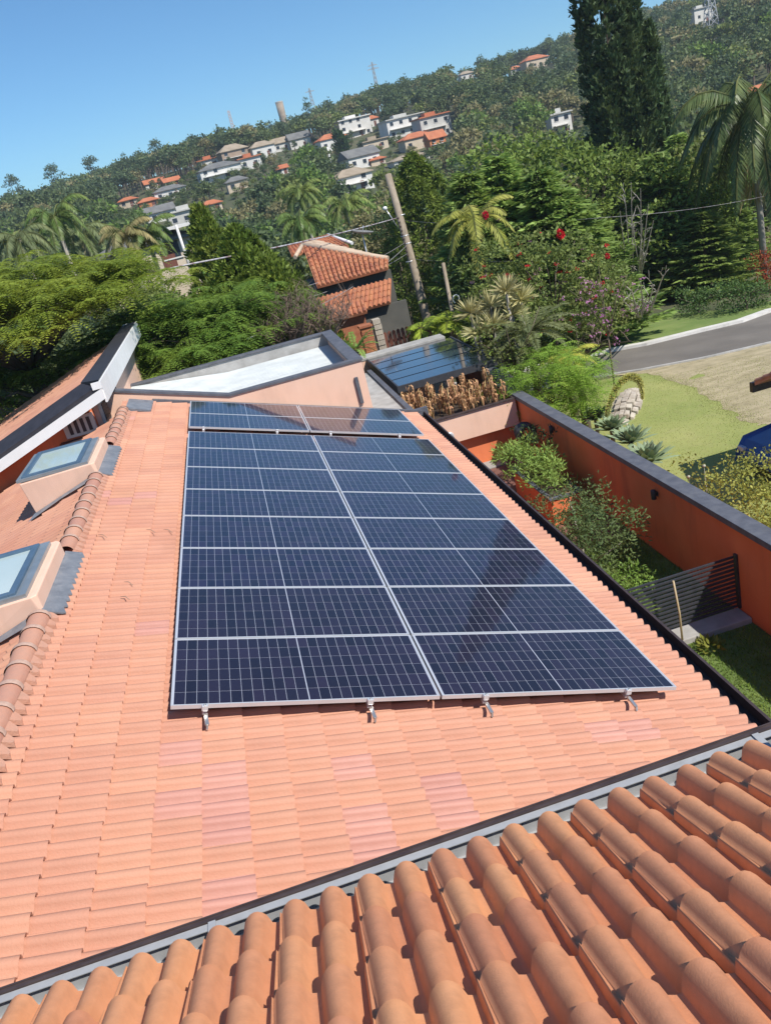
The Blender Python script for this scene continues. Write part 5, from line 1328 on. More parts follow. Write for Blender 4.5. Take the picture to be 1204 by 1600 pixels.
# green feathery conifers in front of it
con = [(1045, 470, 235, 2.6, 'broad feathery conifer directly right of the bare grey shrub'), (1105, 470, 330, 2.3, 'feathery conifer at the right, its branches over the dark gap'), (930, 455, 220, 2.4, 'feathery conifer with twin thin tips in front of the tall cypress'),
       (862, 425, 262, 2.5, 'feathery conifer left of the tall cypress trunk'), (800, 400, 235, 2.4, 'feathery conifer behind the yellowing palm'), (985, 440, 210, 2.2, 'feathery conifer behind the bare grey shrub'), (745, 370, 262, 2.3, 'feathery conifer behind the thuja top'), (1075, 440, 205, 2.1, 'slim feathery conifer between two broader ones'),
 (830, 410, 285, 2.6, 'low feathery conifer between the two left of the cypress'), (895, 440, 300, 2.6, 'low feathery conifer in front of the cypress foot, left'), (950, 440, 300, 1.7, 'low feathery conifer just left of the bare grey shrub'), (775, 385, 285, 2.4, 'low feathery conifer just above the large red cluster'), (1140, 440, 300, 2.0, 'feathery conifer at the right end of the row')]
cmeshes = [conifer('crown', 9.0, 2.5, 420, l_cedar, 60, .34, .12, .22), conifer('crown', 9.0, 2.3, 330, leafmat('cedar_leaf_light', (.145, .225, .055), (.22, .31, .08), .4, .3), 62, .32, .12, .15), conifer('crown', 9.0, 2.7, 400, l_cedar, 60, .36, .12, .3)]
ctr = MB().tube([(0, 0, -.3), (0, 0, 8.6)], [.2, .03], 7).mesh('trunk', m_bark)
for k, (px, pb_, pt, R, lab) in enumerate(con):
    b0 = at(px, pb_ - 12) if px > 900 else along(px, pb_, 37.8 + (k % 3)); b0 = np.array([b0[0], b0[1], float(terrain(b0[0], b0[1]))]); D = dist(b0)
    # height so that the tip reaches the pixel row pt
    Hh = 9.0
    for h in np.linspace(3, 16, 60):
        q = RC @ (b0 + [0, 0, h] - CAM); 
        if 800 + FPX * q[1] / q[2] < pt: Hh = h; break
    o = plant('cedar_tree', lab, 'conifer', b0, cmeshes[k % 3], ctr, k * 1.3, (R / 2.5 * 1.3, R / 2.5 * 1.3, Hh / 9.0), 'feathery green conifers')
# thuja beside the pole
tb = along(694, 500, Dp + 5); tb = np.array([tb[0], tb[1], float(terrain(tb[0], tb[1]))]); D = dist(tb)
o = thing('thuja_tree', 'rounded olive thuja right behind the utility pole', 'thuja tree', tb); Ht = 255 / (1292 / D)
link('foliage', tufted('foliage', Ht, lambda q: 2.5 * np.interp(q, [0, .15, .5, .8, .95, 1], [.8, 1, 1.0, .62, .25, .02]), 2300, l_thuja, 12, .30, .085, .2, .35), o)
link('trunk', MB().tube([(0, 0, -.3), (0, 0, Ht * .7)], [.2, .05], 8).mesh('trunk', m_bark), o)
# leafy tree left of the pole, over the neighbour's wall
pxbush('vine_tree', 'leafy light-dotted vine hanging left of the utility pole', 'tree', [(612, 380), (640, 400), (655, 480), (640, 500), (612, 470), (608, 430)], Dp + .6, Dp + 1.6, 40, .32, 200, .16, .10, leafmat('vine_leaf', (.08, .13, .025), (.16, .21, .05)), 41)
pxbush('shade_tree', 'dark tree behind the satellite dish', 'tree', [(575, 345), (640, 335), (640, 400), (600, 395)], Dp + 7, Dp + 10, 50, .8, 60, .2, .13, l_dark, 42)
# cypress-like yellow-green cone left of the orange roof
for k, (px, py, w, h, lab, mt, Dk) in enumerate([(398, 475, 2.6, 7.0, 'big olive conifer mass left of the orange roof', l_thuja, 33), (352, 470, 1.7, 7.2, 'pointed yellow-green conifer top rising behind the dark poinciana', leafmat('gold_cypress', (.10, .15, .025), (.16, .20, .04), .4, .25), 35), (435, 480, 2.2, 5.0, 'low dark conifer skirt next to the orange roof', l_thuja, 31)]):
    b0 = along(px, py, Dk); b0[2] = float(terrain(b0[0], b0[1])); 
    for hh in np.linspace(2, 14, 60):
        q = RC @ (b0 + [0, 0, hh] - CAM)
        if 800 + FPX * q[1] / q[2] < (360, 328, 410)[k]: break
    o = thing('broad_conifer', lab, 'conifer', b0, 0, 'olive conifers by the orange roof')
    link('foliage', tufted('foliage', hh, lambda q, w=w: w * np.interp(q, [0, .2, .5, .8, 1], [.9, 1, .85, .5, .05]), int(900 * w), mt, 13, .24, .085, .8), o)
    link('trunk', MB().tube([(0, 0, -.3), (0, 0, hh * .7)], [.2, .05], 8).mesh('trunk', m_bark), o)
# queen palm at the right edge
pbm = along(1192, 385, 45); pbm[2] = float(terrain(pbm[0], pbm[1])); D = dist(pbm); Hp = 9.5
for h in np.linspace(4, 18, 80):
    q = RC @ (pbm + [0, 0, h] - CAM)
    if 800 + FPX * q[1] / q[2] < 168: Hp = h; break
palm('queen_palm', 'tall queen palm with drooping fronds at the right edge', pbm, Hp, 30, 5.0, leafmat('queen_leaf', (.055, .085, .03), (.11, .14, .05), .35, .25, .35), lean=(-.35, 0), tr=.16, nleaf=70, ll=1.1, lw=.075, rise=(-.2, 1.3), droop=(.7, 1.35), hang=1.1)
o = thing('dead_frond_skirt', 'brown dead fronds hanging from the queen palm trunk', 'dead fronds', pbm + [-.3, 0, Hp - 2.6])
n = 520; a = g_.uniform(0, 6.28, n); P = np.stack([np.cos(a) * g_.uniform(.15, .9, n), np.sin(a) * g_.uniform(.15, .9, n), g_.uniform(-1.6, 2.3, n)], 1)
link('dead_fronds', leafmesh('dead_fronds', leaves(P, np.stack([np.cos(a) * .3, np.sin(a) * .3, -1 + 0 * a], 1) + g_.normal(size=(n, 3)) * .15, rdir(n), .95, .06), leafmat('dead_palm', (.20, .16, .08), (.32, .26, .13))), o)
# shade mass behind the palm, hedge and rust shrub
pxbush('dark_tree', 'dark broadleaf tree in shadow behind the queen palm trunk', 'tree', [(1110, 250), (1204, 240), (1240, 340), (1204, 370), (1130, 360)], 58, 63, 90, 1.3, 26, .35, .24, l_dark, 51)
pxbush('pale_hedge', 'rounded dusty beige-green hedge below the queen palm', 'hedge', [(1130, 372), (1230, 362), (1230, 400), (1150, 408)], None, 1.4, 60, .55, 150, .13, .09, leafmat('dusty_leaf', (.22, .20, .10), (.32, .29, .17)), 52)
pxbush('rust_shrub', 'rust-red shrub at the right edge above the verge', 'shrub', [(1178, 400), (1240, 395), (1240, 458), (1190, 460)], None, 1.4, 40, .45, 260, .13, .06, l_rust, 53)
pxbush('verge_shrub', 'dark rounded shrub at the back of the verge', 'shrub', [(1120, 450), (1200, 440), (1204, 482), (1130, 490)], None, 1.4, 50, .45, 220, .12, .08, leafmat('verge_leaf', (.045, .09, .025), (.08, .13, .04)), 54)
pxbush('verge_shrub', 'dark rounded shrub under the broad conifer beside the verge', 'shrub', [(1060, 460), (1120, 450), (1125, 490), (1070, 495)], None, 1.4, 36, .42, 220, .12, .08, MATS['verge_leaf'], 55)
# palms and mid-distance trees on the left
for k, (px, py, D, n, L, lab, mt, kw) in enumerate([
    (85, 340, 62, 20, 3.3, 'leafy palm rising over the poinciana, second from the left edge', l_palm, dict(rise=(.0, 1.3), droop=(.7, 1.2))),
    (30, 372, 58, 20, 3.2, 'drooping palm at the left edge over the poinciana', leafmat('grey_palm', (.085, .115, .05), (.14, .17, .075)), dict(rise=(-.1, 1.0), droop=(.8, 1.4))),
    (128, 365, 66, 18, 3.0, 'drooping palm right of the leafy palm', MATS['grey_palm'], dict(rise=(-.1, 1.0), droop=(.8, 1.4))),
    (195, 365, 52, 15, 2.3, 'palm with brown fronds beside the grey-roofed house', leafmat('brownish_palm', (.14, .16, .06), (.28, .24, .11)), dict(rise=(.0, 1.1), droop=(.5, 1.0))),
    (228, 362, 53, 15, 2.3, 'tall palm in front of the grey-roofed house', l_palm, dict(rise=(.0, 1.1), droop=(.5, 1.0))),
    (470, 345, 62, 20, 2.8, 'light green palm left of the dish, lower one', l_palm, dict(rise=(.1, 1.2), droop=(.6, 1.1))),
    (540, 320, 75, 22, 3.3, 'broad light green palm above the orange roof', leafmat('light_palm', (.10, .15, .04), (.17, .21, .06)), dict(rise=(.1, 1.2), droop=(.6, 1.1))),
    (470, 300, 85, 20, 3.2, 'light palm in the trees left of the white houses', MATS['light_palm'], dict(rise=(.1, 1.2), droop=(.6, 1.1)))]):
    c = along(px, py, D); z = float(terrain(c[0], c[1]))
    palm('palm_tree', lab, (c[0], c[1], z), max(1, c[2] - z), n, L, mt, tr=.16, group='palms in the middle distance', nleaf=34, ll=.75, lw=.09, hang=.9, **kw)

o = pxbush('tree_thicket', 'continuous mass of bright green trees behind the feathery conifers', 'thicket', [(715, 250), (800, 225), (890, 235), (1000, 250), (1120, 250), (1150, 400), (1000, 420), (850, 400), (720, 330)], 45, 49, 170, 1.0, 60, .32, .17, leafmat('thicket_leaf', (.095, .155, .034), (.16, .225, .05)), 61)
o['kind'] = 'stuff'
# ================================================================ hillside: houses, masts, woods
h_white = mat('far_white_wall', (.62, .60, .56), (.72, .70, .66), .3, .85)
h_cream = mat('far_cream_wall', (.55, .45, .33), (.62, .52, .40), .3, .85)
h_brown = mat('far_brown_wall', (.30, .22, .16), (.36, .27, .20), .3, .85)
h_orange = mat('far_orange_wall', (.50, .18, .07), (.55, .22, .09), .3, .85)
h_blue = mat('far_blue_wall', (.12, .20, .42), (.15, .24, .47), .3, .85)
h_red = mat('far_red_roof', (.42, .13, .06), (.52, .19, .09), .5, .85, dirt=(.22, .10, .06), dscale=.4, damt=.5)
h_tan = mat('far_tan_roof', (.30, .24, .17), (.38, .31, .23), .5, .85, dirt=(.18, .14, .10), dscale=.4, damt=.5)
h_grey = mat('far_grey_roof', (.13, .13, .13), (.19, .19, .18), .5, .85)
h_conc = mat('far_pale_roof', (.45, .44, .41), (.55, .54, .50), .5, .85)
h_win = mat('far_window_glass', (.03, .04, .055), None, rough=.2)
W_, CR, BR, OR, BL = h_white, h_cream, h_brown, h_orange, h_blue
RD, TN, GY, CO = h_red, h_tan, h_grey, h_conc
houses = []; rects = []
def hip(b, w, d, h0, rh, ov, gable=False):
    w2, d2 = w / 2 + ov, d / 2 + ov; r = 0 if not gable else 0
    rl = max(.3, w2 - d2) if not gable else w2
    b.add([(-w2, -d2, h0), (w2, -d2, h0), (w2, d2, h0), (-w2, d2, h0), (-rl, 0, h0 + rh), (rl, 0, h0 + rh), (-w2, -d2, h0 - .18), (w2, -d2, h0 - .18), (w2, d2, h0 - .18), (-w2, d2, h0 - .18)],
          [(0, 1, 5, 4), (1, 2, 5), (2, 3, 4, 5), (3, 0, 4), (6, 7, 1, 0), (7, 8, 2, 1), (8, 9, 3, 2), (9, 6, 0, 3), (9, 8, 7, 6)])
def house(px0, px1, yt, yb, wall, roof, style, label, rz=0., floors=1, D=None, wing=None):
    cx = (px0 + px1) / 2
    p = at(cx, yb) if D is None else along(cx, yb, D)
    Dd = dist(p); k = Dd / FPX; w = (px1 - px0) * k * 1.08; h = max(2.6, (yb - yt) * k * .98); d = w * .6
    gz = p[2] - .5
    o = thing('hill_house', label, 'house', (p[0], p[1] + d * .4, gz), rz, None)
    rects.append((px0 - 3, px1 + 3, yt - 2, yb + 1, Dd)); houses.append(o)
    rh = {'hip': h * .32, 'gable': h * .42, 'flat': .3}[style]; wh = h - rh + .5
    b = MB(); b.box((-w / 2, -d / 2, -3), (w / 2, d / 2, wh)); b.build('wall', wall, o, local=True)
    if style == 'gable':
        g = MB(); g.add([(-w / 2, -d / 2 + .01, wh), (-w / 2, d / 2 - .01, wh), (-w / 2, 0, wh + rh * .85), (-w / 2 + .2, -d / 2 + .01, wh), (-w / 2 + .2, d / 2 - .01, wh), (-w / 2 + .2, 0, wh + rh * .85)], [(0, 2, 1), (3, 4, 5), (0, 3, 5, 2), (1, 2, 5, 4)]); g.build('gable_wall', wall, o, local=True)
    b = MB()
    if style == 'flat': b.box((-w / 2 - .4, -d / 2 - .6, wh + .002), (w / 2 + .4, d / 2 + .4, wh + .35)); b.box((-w * .2, -d * .1, wh + .35), (w * .15, d * .3, wh + 1.5))
    else: hip(b, w, d, wh + .2, rh, .5, style == 'gable')
    b.build('roof', roof, o, local=True)
    fh = wh / floors; nwin = max(2, int(w / 3.2))
    wm = MB().box((-.62, 0, 0), (.62, .05, 1.15)).mesh('window', h_win); fm = MB().box((-.75, 0, -.1), (.75, .04, 0)).mesh('sill', W_)
    for f in range(floors):
        for i in range(nwin):
            if rr.random() < .2: continue
            x = -w / 2 + w * (i + .5) / nwin
            q = link('window', wm, o, loc=(x, -d / 2 - .05, f * fh + fh * .38 + .2)); link('sill', fm, q, loc=(0, -.05, 0))
    q = MB().box((w * .12, -d / 2 - .06, .45), (w * .12 + 1.0, -d / 2 - .003, 2.5)).build('door', m_wood, o, local=True)
    if floors > 1:
        MB().box((-w * .45, -d / 2 - 1.3, fh + .1), (w * .3, -d / 2 - .001, fh + .28)).build('balcony', W_, o, local=True)
    return o
HH = [
 (229, 258, 280, 296, W_, RD, 'gable', 'twin red-roofed house left of the pale feathery tree on the hill', .2, 1),
 (258, 282, 278, 293, CR, RD, 'gable', 'small red-gabled house beside the twin red-roofed one', .3, 1),
 (245, 291, 291, 311, W_, GY, 'hip', 'white house with dark roof just under the two red gables', .1, 1),
 (190, 216, 309, 323, CR, RD, 'hip', 'lowest leftmost red-roofed house at the edge of the woods', -.1, 1),
 (220, 249, 310, 326, OR, RD, 'hip', 'yellow-orange house with red roof below the white dark-roofed house', .2, 1),
 (233, 274, 322, 346, W_, GY, 'gable', 'white grey-roofed house low on the hill behind the palms', .15, 1),
 (268, 320, 328, 352, CO, CO, 'flat', 'modern concrete house with flat roof and upright fins', .1, 1),
 (320, 347, 314, 332, CR, RD, 'hip', 'red-roofed house right of the flat concrete one', .2, 1),
 (312, 345, 249, 263, W_, RD, 'flat', 'white block with a red roof edge beside the tall brown house', .1, 1),
 (348, 388, 227, 256, BR, TN, 'hip', 'tall brownish house under a thick tan roof', .25, 2),
 (316, 376, 255, 281, W_, GY, 'hip', 'wide white house with grey roof below the tall brown house', .15, 2),
 (376, 409, 246, 264, W_, RD, 'flat', 'white terrace with red strip right of the brown house', .1, 1),
 (396, 430, 222, 246, W_, TN, 'hip', 'white end of the long tan-roofed house on the ridge', .2, 1),
 (428, 456, 216, 236, W_, TN, 'gable', 'right part of the tan-roofed ridge house with a white chimney', .1, 1),
 (455, 486, 208, 231, W_, GY, 'gable', 'grey-roofed white house on the ridge under the dark pine', .1, 1),
 (358, 388, 277, 298, CR, GY, 'hip', 'small grey-roofed house half hidden above the broad green tree', .1, 1),
 (433, 450, 262, 272, W_, RD, 'gable', 'tiny red-roofed shed among the brown trees', .2, 1),
 (532, 580, 186, 214, W_, W_, 'flat', 'big white stepped house crowning the row on the hill', .15, 3),
 (572, 592, 182, 198, W_, RD, 'hip', 'red roof at the right shoulder of the big white stepped house', .1, 1),
 (501, 542, 210, 234, W_, RD, 'hip', 'white house with bright red roof by the slim cypresses', .2, 1),
 (568, 606, 219, 236, CR, TN, 'flat', 'cream house with two dark windows below the stepped house', .15, 1),
 (541, 592, 233, 262, W_, GY, 'gable', 'white and blue gabled house in the middle of the hill', .3, 1),
 (528, 582, 265, 298, W_, TN, 'hip', 'lowest white house with grey-tan hip roof and balcony', .2, 2),
 (605, 664, 184, 213, W_, CO, 'flat', 'long white modern house with flat roof and balcony', .15, 2),
 (657, 706, 182, 217, CO, RD, 'flat', 'pale two-storey house with red roof, right end of the row', .2, 2),
 (632, 678, 208, 233, CR, RD, 'hip', 'house with orange-brown roof below the long white house', .15, 1),
 (671, 697, 206, 233, OR, RD, 'gable', 'orange-walled gabled house at the right of the row', .2, 2),
 (615, 670, 242, 259, W_, TN, 'hip', 'low spread-out tan-roofed house under the row', .1, 1),
 (580, 602, 247, 259, CR, RD, 'hip', 'small red roof between the blue gable and the tan roof', .1, 1),
 (821, 857, 87, 108, CR, RD, 'hip', 'salmon-roofed house on the ridge left of the tall cypress', .1, 1),
 (798, 817, 104, 118, W_, RD, 'hip', 'small white and red house just left of the ridge-top salmon one', .1, 1),
 (720, 740, 112, 125, W_, TN, 'hip', 'tiny pale house on the ridge above the wood', .1, 1),
 (862, 894, 178, 212, W_, CO, 'flat', 'white modern house beside the cypress edge', .1, 2),
 (1082, 1113, 14, 36, W_, CO, 'flat', 'long pale house on the ridge behind the lattice pylon', .1, 1),
 (1168, 1215, 134, 158, W_, RD, 'hip', 'white house with red roof hidden behind the queen palm', .1, 1),
]
for a in HH: house(*a)
# house left of centre, mid distance
gh = house(176, 300, 384, 424, CR, GY, 'hip', 'grey-roofed house with white concrete beam behind the poincianas', .12, 1, 62)
MB().box((1.5, -3.2, 3.0), (5.2, 1.5, 3.2)).build('beam', h_white, gh, local=True)
def lean_post(name, label, a, b_, D, r, mt, cat='post'):
    p = along(*a, D); q = along(*b_, D); return tag(MB().tube([p, q], r, 8).build(name, mt), label, cat)
rects.append((176, 304, 380, 426, 58)); lean_post('concrete_post', 'white concrete post standing beside the grey-roofed house', (299, 424), (275, 352), 58, .10, h_white)
# slim cypresses among the houses
for k, x in enumerate((529, 536, 541)):
    p = at(x + 6, 258); D = dist(p); o = thing('slim_cypress', ('left', 'middle', 'right')[k] + ' of three slim dark cypresses between the white houses', 'cypress tree', p)
    Hs = 48 / (1292 / D) if k != 2 else 40 / (1292 / D); rects.append((x - 2, x + 8, 212, 256, D - 1))
    link('foliage', tufted('foliage', Hs, lambda q: 1.1 * np.interp(q, [0, .3, .8, 1], [.8, 1, .7, .1]), 90, l_dark, 5, 1.2, .5, 1.4), o)
# water tower, masts
wt = along(446, 200, 500); wq = along(433, 161, 500)
o = thing('water_tower', 'plain round concrete water tower on the ridge', 'water tower', (wt[0], wt[1], wt[2] - 8))
hgt = wq[2] - wt[2] + 8; MB().lathe((0, 0, 0), [(2.2, 0), (2.15, hgt * .6), (2.3, hgt), (0, hgt + .1)], 24).build('shaft', mat('tower_concrete', (.30, .24, .18), (.37, .30, .23), .2, .9, stretch=(1, 1, 4)), o, local=True)
MB().lathe((0, 0, hgt * .97), [(2.36, 0), (2.36, .5), (2.3, .55)], 24).build('rim', m_concrete, o, local=True)
m_latt = mat('lattice_steel', (.38, .39, .40), None, rough=.6, metal=.3)
def lattice(name, label, a, top, D, wb, wt_, n, arms=(), m_=m_latt, t=.12, cat='mast'):
    p = along(*a, D); q = along(*top, D); H = q[2] - p[2]; o = thing(name, label, cat, p); b = MB()
    for k in range(n):
        z0, z1 = H * k / n, H * (k + 1) / n; w0, w1 = wb + (wt_ - wb) * k / n, wb + (wt_ - wb) * (k + 1) / n
        for sx, sy in ((-1, -1), (1, -1), (1, 1), (-1, 1)): b.bar((sx * w0, sy * w0, z0), (sx * w1, sy * w1, z1), t)
        for (s1, s2) in (((-1, -1), (1, -1)), ((1, -1), (1, 1)), ((1, 1), (-1, 1)), ((-1, 1), (-1, -1))):
            b.bar((s1[0] * w0, s1[1] * w0, z0), (s2[0] * w1, s2[1] * w1, z1), t * .7); b.bar((s2[0] * w0, s2[1] * w0, z0), (s1[0] * w1, s1[1] * w1, z1), t * .7)
    ob = b.build('lattice', m_, o, local=True); ob['kind'] = 'thing'
    for z, L in arms:
        MB().bar((-L, 0, H * z), (L, 0, H * z), t * 1.6).bar((-L, 0, H * z), (0, 0, H * (z + .04)), t).bar((L, 0, H * z), (0, 0, H * (z + .04)), t).build('crossarm', m_, o, local=True)
    return o
lattice('radio_mast', 'slim red-and-white radio mast on the ridge left of the water tower', (368, 214), (358, 174), 480, .9, .5, 9, m_=mat('mast_paint', (.55, .45, .43), None, rough=.6), t=.28)
ltp = at(1113, 82); DL = dist(ltp)
lattice('pylon', 'tall steel lattice pylon on the slope right of the cypress', (1113, 80), (1102, -30), DL, 2.2, .5, 9, ((.86, 5), (.94, 4)), t=.2, cat='pylon')
lattice('pylon', 'faint distant pylon on the ridge above the stepped white house', (592, 152), (585, 98), 560, 1.2, .3, 8, ((.8, 4), (.9, 3)), t=.22, cat='pylon')
lattice('pylon', 'small faint pylon tip behind the dark ridge pine', (489, 165), (485, 138), 560, 1.0, .3, 5, ((.8, 3),), t=.22, cat='pylon')
for k, (a, b_, lab) in enumerate([((519, 262), (511, 230), 'leaning pale pole beside the slim cypresses'), ((680, 150), (676, 130), 'short pale pole on the open slope above the long white house'), ((655, 152), (653, 143), 'short pale stub pole left of the open slope'), ((630, 175), (627, 162), 'thin pale pole in the wood above the long white house')]):
    D = dist(at(*a)); tag(MB().tube([along(*a, D), along(*b_, D)], .28, 6).build('pole', h_white), lab, 'pole', 'far pale poles on the hill')
# ---------------------------------------------------------------- woods
hm = [leafmat('wood_a', (.065, .098, .038), (.11, .145, .055)), leafmat('wood_b', (.095, .135, .038), (.155, .19, .055)), leafmat('wood_c', (.048, .078, .038), (.08, .115, .05)),
      leafmat('wood_d', (.15, .145, .07), (.20, .19, .09)), leafmat('wood_e', (.075, .14, .028), (.13, .20, .042))]
mid_v = [crown_mesh('crown', 3.4, 2.7, 30, 150, .30, .19, m_) for m_ in hm] + [crown_mesh('crown', 3.0, 3.3, 30, 150, .30, .18, hm[1]), crown_mesh('crown', 3.4, 2.4, 30, 150, .32, .19, hm[4])]
far_v = [crown_mesh('crown', 4.2, 3.4, 16, 12, .95, .62, m_, .45) for m_ in hm] + [crown_mesh('crown', 2.8, 5.2, 16, 14, .9, .6, hm[2], .5), crown_mesh('crown', 3.2, 4.4, 14, 12, .95, .6, hm[0], .5)]
tr_mid = trunk_mesh('trunk', 3.2, .2, m_bark, 4, 1.3, 1.6); tr_far = MB().tube([(0, 0, -1), (0, 0, 5)], [.28, .16], 5).mesh('trunk', m_bark)
def proj(P):
    q = RC @ (np.array(P, float) - CAM); return 602 + FPX * q[0] / q[2], 800 + FPX * q[1] / q[2], q[2]
tr_ = random.Random(99); cand = []; cells_ = {}
for k in range(60000):
    a = tr_.uniform(-.56, .62); r = 44 + (560 - 44) * tr_.random() ** .62
    x = CAM[0] + r * math.sin(a); y = CAM[1] + r * math.cos(a)
    gap = 4.6 if r < 130 else (6.0 if r < 320 else 6.8)
    key = (int(x / gap), int(y / gap))
    if any((key[0] + i, key[1] + j) in cells_ and math.hypot(cells_[(key[0] + i, key[1] + j)][0] - x, cells_[(key[0] + i, key[1] + j)][1] - y) < gap for i in (-1, 0, 1) for j in (-1, 0, 1)): continue
    z = float(terrain(x, y))
    px, py, D = proj((x, y, z + 5))
    if px < -60 or px > 1270: continue
    sc = (tr_.uniform(.75, 1.25) * (.95 if r < 130 else 1.0))
    hh = 4.2 * sc + (2.5 if r > 300 else 1.2)
    # clear the view of the houses
    R = 3.6 * sc; pxr = FPX * R / D; top = 800 - 0; tx, ty, _ = proj((x, y, z + hh + 3.2 * sc))
    hide = False
    for (a0, a1, b0, b1, DH) in rects:
        if D < DH + 4 and px + pxr * .8 > a0 and px - pxr * .8 < a1 and ty < b1 - (b1 - b0) * .25 and py + pxr > b0: hide = True; break
    if hide:
        if tr_.random() < .55:
            sc = tr_.uniform(.3, .5); hh = 1.0
            tx, ty, _ = proj((x, y, z + 3.2 * sc + 1.2))
            if all(not (D < r_[4] + 4 and px + 6 > r_[0] and px - 6 < r_[1] and ty < r_[3] - (r_[3] - r_[2]) * .3 and py > r_[2]) for r_ in rects):
                cells_[key] = (x, y); cand.append((D + 400, x, y, z, sc, hh, px, ty))
        continue
    if r < 70 and 430 < px < 740: continue                     # neighbour house and pole stand here
    if r < 60 and px > 880: continue
    if 40 < r < 58 and px < 420 and ty < 380: continue
    cells_[key] = (x, y); cand.append((D, x, y, z, sc, hh, px, ty))
cand.sort()
lmk = [(243, 288, 'the twin red-roofed house'), (268, 300, 'the white dark-roofed house'), (203, 316, 'the leftmost red-roofed house'), (234, 318, 'the yellow-orange house'), (253, 334, 'the white grey-roofed house'), (294, 340, 'the flat concrete house'),
       (333, 323, 'the red roof beside the concrete house'), (368, 241, 'the tall brownish house'), (346, 268, 'the wide grey-roofed white house'), (426, 234, 'the long tan-roofed ridge house'), (470, 219, 'the grey-roofed ridge house'), (373, 287, 'the small half-hidden grey roof'),
       (441, 267, 'the tiny red shed'), (556, 200, 'the big stepped white house'), (521, 222, 'the white house with bright red roof'), (566, 247, 'the white and blue gabled house'), (555, 281, 'the lowest white house'), (634, 198, 'the long white modern house'),
       (681, 199, 'the pale two-storey house'), (655, 220, 'the orange-brown roof'), (642, 250, 'the low tan roof'), (838, 97, 'the salmon-roofed ridge house'), (730, 118, 'the tiny pale ridge house'), (878, 195, 'the white house by the cypress'), (1098, 25, 'the pale house behind the pylon'),
       (1190, 146, 'the house behind the queen palm'), (438, 176, 'the water tower'), (566, 366, 'the satellite dish'), (606, 275, 'the top of the utility pole'), (960, 200, 'the tall cypress'), (1110, 50, 'the steel pylon'), (240, 404, 'the grey-roofed house with the beam'),
       (85, 340, 'the leafy palm over the poinciana'), (30, 372, 'the left-edge palm'), (470, 345, 'the lower light palm'), (540, 320, 'the broad light palm'), (675, 300, 'the round thuja'), (345, 340, 'the pointed yellow-green conifer'), (1170, 170, 'the queen palm crown'), (760, 240, 'the conifer behind the thuja'), (860, 262, 'the feathery conifer by the cypress')]
used_l = {}
indiv = [c for c in cand if 0 < c[6] < 1204][:285]; ids = set(id(c) for c in indiv); restt = [c for c in cand if id(c) not in ids]
def tone(i): return ['dull green', 'mid green', 'dark green', 'olive brown', 'bright green', 'mid green', 'bright green'][i]
def tree_label(i, px, py, sc):
    near = sorted(lmk, key=lambda l: math.hypot(l[0] - px, (l[1] - py) * 1.2))
    for l in near[:6]:
        dx, dy = px - l[0], py - l[1]
        if abs(dx) > 1.5 * abs(dy): d = 'right of' if dx > 0 else 'left of'
        elif abs(dy) > 1.5 * abs(dx): d = 'below' if dy > 0 else 'above'
        else: d = ('lower' if dy > 0 else 'upper') + (' right of' if dx > 0 else ' left of')
        dd = math.hypot(dx, dy); far = 'close' if dd < 25 else ('' if dd < 55 else 'well')
        t = ('small ' if sc < .85 else 'large ' if sc > 1.15 else '') + tone(i) + ' tree ' + (far + ' ' if far else '') + d + ' ' + l[2]
        if t not in used_l: used_l[t] = 1; return t
    return t.replace(' tree ', ' far tree ')
for k, c in enumerate(indiv):
    D, x, y, z, sc, hh, px, ty = c
    i = tr_.randrange(7); zone = 'below the hill houses' if ty > 260 else 'high on the hillside'
    o = thing('hill_tree', tree_label(i, px, ty, sc), 'tree', (x, y, z), tr_.uniform(0, 6.28), 'trees of the valley wood')
    s = sc; o.scale = (s * tr_.uniform(.9, 1.15), s * tr_.uniform(.9, 1.15), s * tr_.uniform(.85, 1.15))
    link('trunk', tr_mid, o); link('crown', mid_v[i], o, loc=(0, 0, hh / s))
bins = {}
for c in restt:
    D, x, y, z, sc, hh, px, ty = c; ridge = D > 400
    i = tr_.choice([0, 0, 2, 2, 1, 3, 5, 6]) if D > 250 else tr_.randrange(7)
    bins.setdefault(i, []).append((x, y, z + hh + (1.5 if i in (5,) else 0), tr_.uniform(0, 6.28), sc * (1.0 if not ridge else tr_.uniform(.8, 1.25))))
VV = []; MI = []; mats_ = []
for i, L in bins.items():
    V0 = mesh_np(far_v[i])[0]
    for (x, y, z, a, s) in L:
        ca, sa = math.cos(a), math.sin(a); R2 = np.array([[ca, -sa, 0], [sa, ca, 0], [0, 0, 1]])
        VV.append((V0 @ R2.T) * s + np.array([x, y, z])); MI.append(np.full(len(V0) // 4, i))
V = np.concatenate(VV); me = npmesh('hillside_wood', V, quads(len(V) // 4))
for i in range(7): me.materials.append(far_v[i].materials[0])
me.polygons.foreach_set('material_index', np.concatenate(MI).astype(np.int32)); me.update()
o = link('hillside_wood', me); o['kind'] = 'stuff'
b = MB()
for c in restt: b.bar((c[1], c[2], c[3] - 1), (c[1], c[2], c[3] + c[5]), .4)
b.build('wood_trunks', m_bark)['kind'] = 'stuff'
print('TREES', len(indiv), len(restt), len(V) // 2)
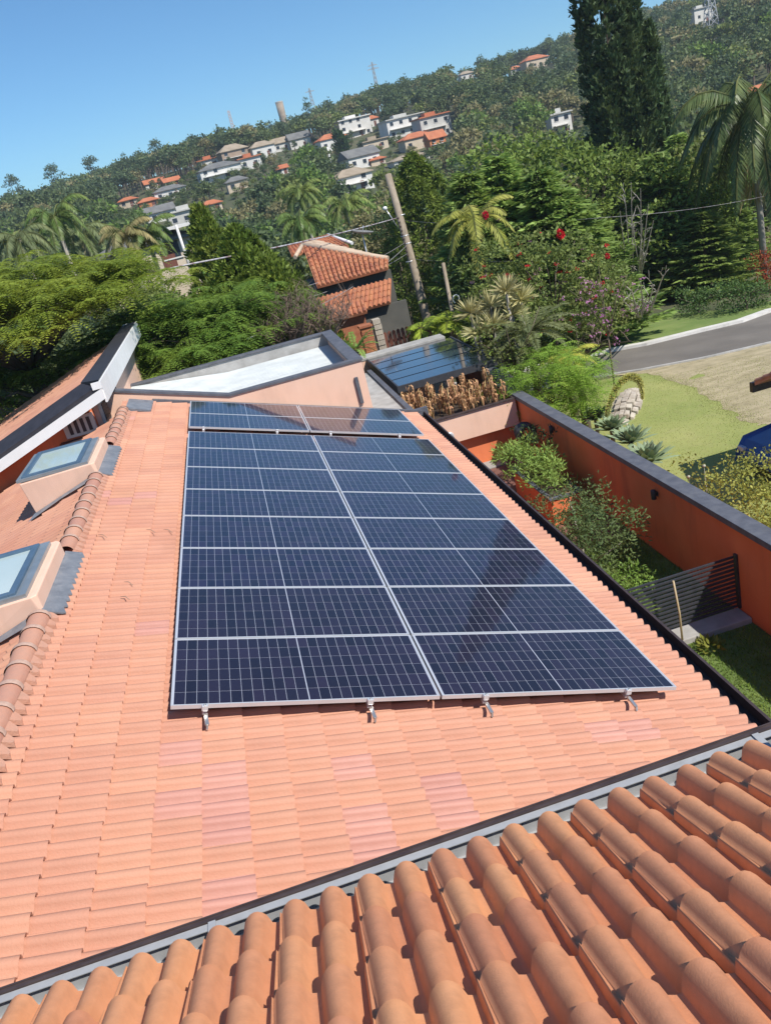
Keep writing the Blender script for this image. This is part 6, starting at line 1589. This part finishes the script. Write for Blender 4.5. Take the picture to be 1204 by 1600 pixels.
# ragged taller trees that stand out of the ridge line
for k, (px, py, w, h, lab) in enumerate([(30, 300, 30, 44, 'ragged eucalyptus at the far left of the ridge'), (95, 280, 30, 40, 'ragged eucalyptus standing above the left woods'), (150, 262, 28, 36, 'feathery eucalyptus second from the left on the ridge'), (205, 255, 20, 34, 'bare-topped eucalyptus on the ridge'),
      (255, 236, 34, 34, 'widest eucalyptus crown on the ridge'), (310, 230, 26, 36, 'dense round tree on the ridge above the small white block'), (428, 196, 14, 26, 'dark pointed pine just left of the water tower'), (490, 186, 20, 52, 'dark pine on the ridge above the grey-roofed house'), (551, 165, 22, 34, 'round dark tree left of the distant pylon'), (583, 163, 22, 32, 'round dark tree right of the distant pylon'),
      (688, 142, 18, 30, 'dark tree on the ridge by the pale poles'), (757, 108, 24, 38, 'rounded dark tree standing tall on the ridge'), (803, 92, 20, 26, 'thin open tree left of the salmon-roofed house'), (850, 82, 22, 30, 'open flat-topped tree behind the salmon-roofed house'), (1071, 34, 14, 26, 'dark pointed conifer on the ridge right of the cypress')]):
    p = along(px, py + 22, 455)
    D = dist(p); w_m = w * D / FPX; h_m = h * D / FPX
    o = thing('ridge_tree', lab, 'tree', p, 0, 'taller trees on the ridge'); base = along(px + 4, py + 20, D)[2] - p[2]
    n = 16; q = rdir(n) * [w_m * .36, w_m * .36, h_m * .42] + [0, 0, base + h_m * .5]
    if 'pointed' in lab or 'pine' in lab: q[:, :2] *= np.clip(1.25 - (q[:, 2:] - base) / h_m, .1, 1)
    link('crown', leafmesh('crown', blobs(q, np.full(n, w_m * .22), 16, .9, .55), hm[2]), o)
    link('trunk', MB().tube([(0, 0, -1), (0, 0, base + h_m * .7)], [.35, .12], 5).mesh('trunk', m_bark), o)
# ---------------------------------------------------------------- haze
hz_ = MB().box((-700, -60, -30), (800, 1100, 75)).build('haze', None)
hmt = bpy.data.materials.new('haze'); hmt.use_nodes = True; nt = hmt.node_tree; nt.nodes.clear()
ou = nt.nodes.new('ShaderNodeOutputMaterial'); pv = nt.nodes.new('ShaderNodeVolumePrincipled')
pv.inputs['Color'].default_value = (.80, .90, 1, 1); pv.inputs['Density'].default_value = .00032; pv.inputs['Anisotropy'].default_value = .2
nt.links.new(pv.outputs[0], ou.inputs['Volume']); hz_.data.materials.append(hmt); hz_['kind'] = 'stuff'
